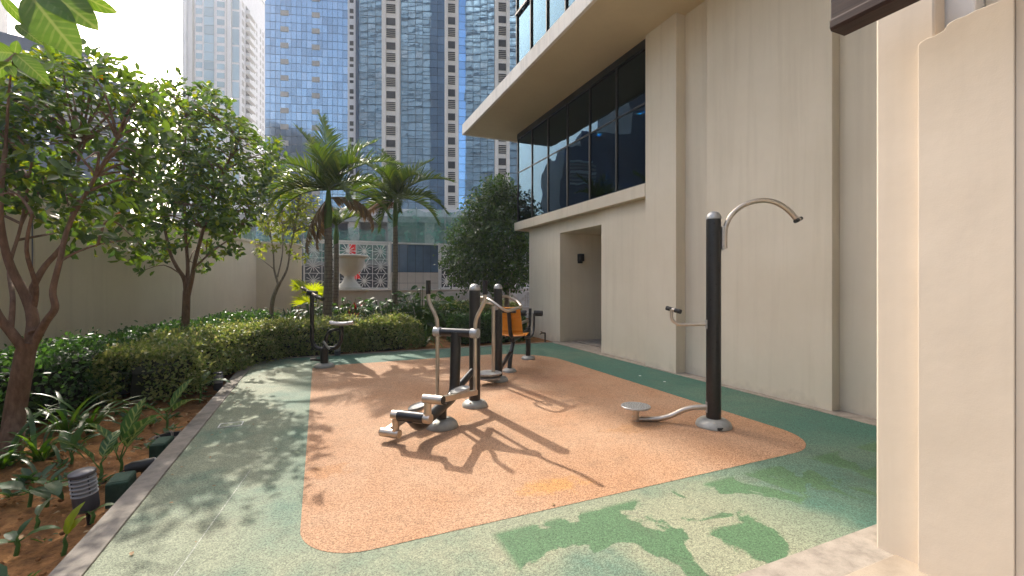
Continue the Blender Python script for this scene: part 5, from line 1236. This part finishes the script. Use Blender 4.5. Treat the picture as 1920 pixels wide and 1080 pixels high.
# fan palm catching the sun
def fan(name, label, loc, n, L_, hgt):
    loc = Vector(loc); o = tag(empty(name, tuple(loc)), label, 'palm')
    for k in range(n):
        az = 360 * k / n + random.uniform(-20, 20); a = R(az); hd = Vector((math.cos(a), math.sin(a), 0)); top = loc + hd * L_ * .5 + Vector((0, 0, hgt * random.uniform(.6, 1.1)))
        V, Fq = [], []
        for j in range(15):
            q = R(-100 + 200 * j / 14); upv = (Vector((0, 0, 1)) + hd * .4).normalized(); sdv = hd.cross(Vector((0, 0, 1))).normalized()
            dd = (upv * math.cos(q) * .8 + sdv * math.sin(q) + hd * .35).normalized(); w_ = dd.cross(hd).normalized() * .02; n0 = len(V); l_ = L_ * random.uniform(.8, 1)
            V += [tuple(top - loc), tuple(top - loc + dd * l_ * .55 + w_), tuple(top - loc + dd * l_ - Vector((0, 0, .04))), tuple(top - loc + dd * l_ * .55 - w_)]; Fq.append((n0, n0 + 1, n0 + 2, n0 + 3))
        link('fan_leaf', raw_mesh('fan_leaf', V, Fq), 'leaf_fan', o); MB().tube([loc, top], .01, 5).build('leaf_stalk', 'palm_shaft', o)
fan('fan_palm', 'small fan palm glowing yellow-green behind the rider machine', atY(583, 612, 12.4), 9, .42, .95)

# big-leaved tree just outside the frame, its branch hangs into the upper left corner
ob = Vector((-2.0, 1.05, -.1)); bl = tag(empty('big_leaved_tree', tuple(ob)), 'big-leaved branch hanging into the top left corner', 'tree')
MB().tube([ob, ob + Vector((.03, .05, 1.2)), ob + Vector((.1, .2, 2.4)), ob + Vector((.3, .5, 3.3))], [.07, .06, .045, .025], 10, True, 4).build('trunk', 'bark_grey', bl, True)
fb = 1.75
MB().tube([ob + Vector((.1, .2, 2.4)), D(-120, -60, fb + .2), D(20, -70, fb), D(70, -20, fb)], [.025, .016, .01, .007], 7, True, 4).build('branch', 'bark_grey', bl, True)
MB().tube([ob + Vector((.07, .15, 2.0)), D(-160, 200, fb), D(-10, 128, fb), D(30, 100, fb)], [.02, .012, .006, .004], 7, True, 4).build('branch', 'bark_grey', bl, True)
def biglf(a, b_, f0, f1, wide, mesh_i, roll=0):
    p, q = D(*a, f0), D(*b_, f1); ln = (q - p).length * 1.04; y = (q - p).normalized(); tv = (cam.location - p).normalized(); x = y.cross(tv).normalized(); z = x.cross(y)
    e = (Matrix((x, y, z)).transposed() @ Matrix.Rotation(R(roll), 3, 'Y')).to_euler(); link('leaf', BRB[mesh_i], None, bl, p - ob, e, (ln * wide, ln, ln * .5))
for a in (((52, -15), (141, 98), 1.75, 1.7, .95, 2, 10), ((75, -25), (172, 38), 1.78, 1.72, 1.0, 0, -25), ((130, -25), (201, 24), 1.8, 1.75, .75, 1, 30), ((0, -10), (58, 58), 1.75, 1.8, .7, 0, 25), ((30, 45), (77, 80), 1.76, 1.75, .8, 2, -20), ((28, 100), (87, 150), 1.75, 1.72, .8, 0, -15), ((28, 100), (-30, 95), 1.75, 1.8, .85, 2, 0), ((22, 118), (-40, 150), 1.75, 1.72, 1.0, 1, 20), ((27, 102), (32, 76), 1.75, 1.75, 1.2, 2, 0), ((15, 122), (26, 140), 1.75, 1.73, 1.2, 0, 0), ((85, -30), (60, 60), 1.85, 1.9, .7, 1, 0)): biglf(*a)

# ================================================================== SMALL THINGS
def kerb_light(label, loc, hgt=.24, r=.055):
    x, y, z = loc; o = tag(empty('kerb_light', tuple(loc)), label, 'garden light', 'louvred garden lights along the kerb')
    MB().lathe([(.012, -.1), (.012, 0.0)], (x, y, z), 8).build('spike', 'black_plastic', o)
    MB().lathe([(r * .5, 0), (r * .9, .012), (r * .95, .03), (r * .95, hgt * .42)], (x, y, z), 24).build('base', 'lamp_grey', o, True)
    MB().lathe([(r * .72, hgt * .42), (r * .72, hgt * .9)], (x, y, z), 20).build('diffuser', 'lamp_white', o, True)
    for k in range(5):
        zz = hgt * (.45 + .095 * k); MB().lathe([(r * .74, zz), (r * 1.0, zz - .006), (r * 1.0, zz), (r * .74, zz + .014)], (x, y, z), 24).build('louvre_ring', 'lamp_white', o, True)
    for k in range(4):
        a = R(45 + 90 * k); MB().tube([(x + r * .88 * math.cos(a), y + r * .88 * math.sin(a), z + hgt * .42), (x + r * .88 * math.cos(a), y + r * .88 * math.sin(a), z + hgt * .92)], .004, 5).build('rib', 'lamp_grey', o)
    MB().lathe([(r, hgt * .9), (r * 1.03, hgt * .92), (r * 1.0, hgt * .97), (r * .8, hgt)], (x, y, z), 24).build('cap', 'lamp_grey', o, True)
    return o
k1 = kerb_light('louvred garden light tilted beside the near kerb', Vector((-1.42, 3.86, -.075)), .28, .07); k1.rotation_euler = (R(3), R(-5), 0)
kerb_light('louvred garden light at the far end of the kerb', G(409, 732, -.08), .26, .06)
kerb_light('pale garden light half hidden behind the rider machine', G(634, 672, 0.0) + Vector((0, .35, 0)), .22, .06)
def block(label, p, sx_, sy, sz, rz):
    o = tag(empty('concrete_block', tuple(p)), label, 'block', 'green painted blocks by the kerb')
    b = MB().box(-sx_, sx_, -sy, sy, 0, sz).mesh('block_body', bevel=.012); link('block_body', b, 'block_green', o)
    link('top_face', MB().box(-sx_ * .86, sx_ * .86, -sy * .86, sy * .86, sz + .001, sz + .004).mesh('top_face'), 'block_green', o); o.rotation_euler = (0, 0, R(rz)); return o
block('dark green painted block right of the near garden light', Vector((-1.325, 4.12, -.16)), .065, .11, .19, 4)
block('dark green painted block by the kerb beside the black spotlight', Vector((-1.315, 5.0, -.16)), .06, .12, .17, -3)
# spotlight lying on the soil
sp_ = G(266, 886, -.1); o = tag(empty('spotlight', tuple(sp_)), 'small black spotlight lying on the soil by the kerb', 'spotlight')
MB().tube([sp_ + Vector((-.10, -.03, .05)), sp_ + Vector((-.06, -.02, .055)), sp_ + Vector((.08, .02, .06))], [.035, .047, .047], 16).build('housing', 'black_plastic', o, True)
MB().tube([sp_ + Vector((.081, .02, .06)), sp_ + Vector((.09, .022, .061))], .04, 16).build('lens', 'lamp_white', o, True)
MB().tube([sp_ + Vector((0, 0, .05)), sp_ + Vector((0, .03, -.05))], .01, 6).build('bracket', 'black_plastic', o)
MB().tube([sp_ + Vector((-.1, -.03, .05)), sp_ + Vector((-.2, -.1, .0)), sp_ + Vector((-.22, -.3, .0)), sp_ + Vector((-.1, -.5, .0))], .005, 5, True, 5).build('cable', 'black_plastic', o)
# half-buried black pot
pp = G(320, 832, -.12); o = tag(empty('plant_pot', tuple(pp)), 'half-buried black plastic pot with dry stalks by the kerb', 'pot')
MB().lathe([(.09, -.1), (.12, .06), (.128, .065), (.128, .08), (.115, .08), (.10, .0), (.01, -.02)], pp, 24).build('pot_body', 'black_plastic', o, True)
m = MB()
for k in range(14):
    a = random.random() * 6.28; q = pp + Vector((.05 * math.cos(a), .05 * math.sin(a), .0)); m.tube([q, q + Vector((.05 * math.cos(a), .05 * math.sin(a), .09)), q + Vector((.12 * math.cos(a + .5), .12 * math.sin(a + .5), .08))], .004, 4, True, 3)
m.build('dry_stalks', 'strip_concrete', o)
# drain frame in the rubber floor
dp = G(433, 797); o = tag(empty('drain_cover', (dp.x, dp.y, 0)), 'small rectangular drain cover with white rim in the green floor', 'drain cover')
ca, sa = math.cos(R(-12)), math.sin(R(-12))
M = Matrix.Translation((dp.x, dp.y, 0))
MB().box(-.105, .105, -.07, -.062, .003, .008, M).box(-.105, .105, .062, .07, .003, .008, M).box(-.105, -.097, -.0615, .0615, .003, .008, M).box(.097, .105, -.0615, .0615, .003, .008, M).build('rim', 'paper_white', o)
MB().box(-.0965, .0965, -.0612, .0612, .002, .005, M).build('lid', 'green_rubber', o)
# scraps on the floor
for px, py, lab in ((1246, 716, 'crumpled white scrap on the green floor before the wall'), (1200, 705, 'tiny pale scrap on the green floor left of the crumpled one')):
    q = G(px, py); o = tag(empty('paper_scrap', tuple(q)), lab, 'litter'); me = MB().lathe([(.01, .001), (.022, .003), (.014, .008), (.003, .01)], q, 7); me.build('scrap', 'paper_white', o)
# fallen leaves on the soil
pts, dd, uu_, ll = [], [], [], []
for k in range(420):
    x = random.uniform(-2.6, -1.26); y = random.uniform(2.2, 8.5); pts.append((x, y, -.085 + random.uniform(0, .02))); a = random.random() * 6.28; dd.append((math.cos(a), math.sin(a), random.gauss(0, .2))); uu_.append((random.gauss(0, .3), random.gauss(0, .3), 1)); ll.append(random.uniform(.02, .055))
tag(link('fallen_leaves', leaves_mesh('fallen_leaves', np.array(pts), np.array(dd), np.array(uu_), np.array(ll), .25, .4, .2), 'litter_leaf'), 'dry brown leaf litter scattered over the soil bed', 'leaf litter', kind='stuff')
pts, dd, uu_, ll = [], [], [], []
for k in range(90):
    cx_ = random.uniform(-3.0, -1.3); cy_ = random.uniform(2.3, 8.8) if k % 3 else random.uniform(4.5, 8.8); s_ = random.uniform(.03, .09)
    for j in range(random.randint(5, 16)):
        a = random.random() * 6.28; pts.append((cx_ + random.gauss(0, s_ * .5), cy_ + random.gauss(0, s_ * .5), -.1 + .06 * min(1, max(0, (-1.6 - cx_) / 2)))); dd.append((math.cos(a), math.sin(a), random.uniform(.3, 2.0))); uu_.append((-math.cos(a) * .5, -math.sin(a) * .5, 1)); ll.append(s_ * random.uniform(.7, 1.6))
tag(link('low_weeds', leaves_mesh('low_weeds', np.array(pts), np.array(dd), np.array(uu_), np.array(ll), .2, .3, .35), 'leaf_hedge_dark'), 'low green weeds sprouting in the soil bed', 'weeds', kind='stuff')
pts, dd, uu_, ll = [], [], [], []
for k in range(70):
    if k < 45: x = -1.05 + abs(random.gauss(0, .22)); y = random.uniform(2.2, 9.3)
    elif k < 60: x = random.uniform(-1, 4.5); y = 9.45 - abs(random.gauss(0, .2))
    else: x = random.uniform(-.5, 4.8); y = random.uniform(2.5, 9)
    pts.append((x, y, .008)); a = random.random() * 6.28; dd.append((math.cos(a), math.sin(a), .05)); uu_.append((random.gauss(0, .15), random.gauss(0, .15), 1)); ll.append(random.uniform(.012, .04))
tag(link('floor_leaves', leaves_mesh('floor_leaves', np.array(pts), np.array(dd), np.array(uu_), np.array(ll), .25, .4, .1), 'litter_leaf'), 'few small dry leaves blown onto the rubber floor', 'leaf litter', kind='stuff')
# stones in the soil
V = MB()
for k in range(160):
    c_ = Vector((random.uniform(-2.7, -1.27), random.uniform(2.2, 7.5), -.11)); r_ = random.uniform(.006, .022)
    V.lathe([(r_ * .5, -r_ * .5), (r_, 0), (r_ * .8, r_ * .5), (r_ * .3, r_ * .75)], c_, 6)
tag(V.build('soil_clods', 'soil_earth'), 'small clods and stones lying in the soil bed', 'clods', kind='stuff')

# ================================================================== AIR
hz = MB().box(-266, 266, -266, 336, -1.6, 194).build('haze', None); tag(hz, 'thin pale city haze filling the air between the towers', 'haze', kind='stuff')
m_ = bpy.data.materials.new('haze_air'); m_.use_nodes = True; n_t = m_.node_tree; n_t.nodes.clear()
vo = n_t.nodes.new('ShaderNodeVolumePrincipled'); vo.inputs['Color'].default_value = (0.95, 0.97, 1.0, 1); vo.inputs['Density'].default_value = 0.0010; vo.inputs['Anisotropy'].default_value = 0.35
ou = n_t.nodes.new('ShaderNodeOutputMaterial'); n_t.links.new(vo.outputs[0], ou.inputs['Volume']); hz.data.materials.append(m_)
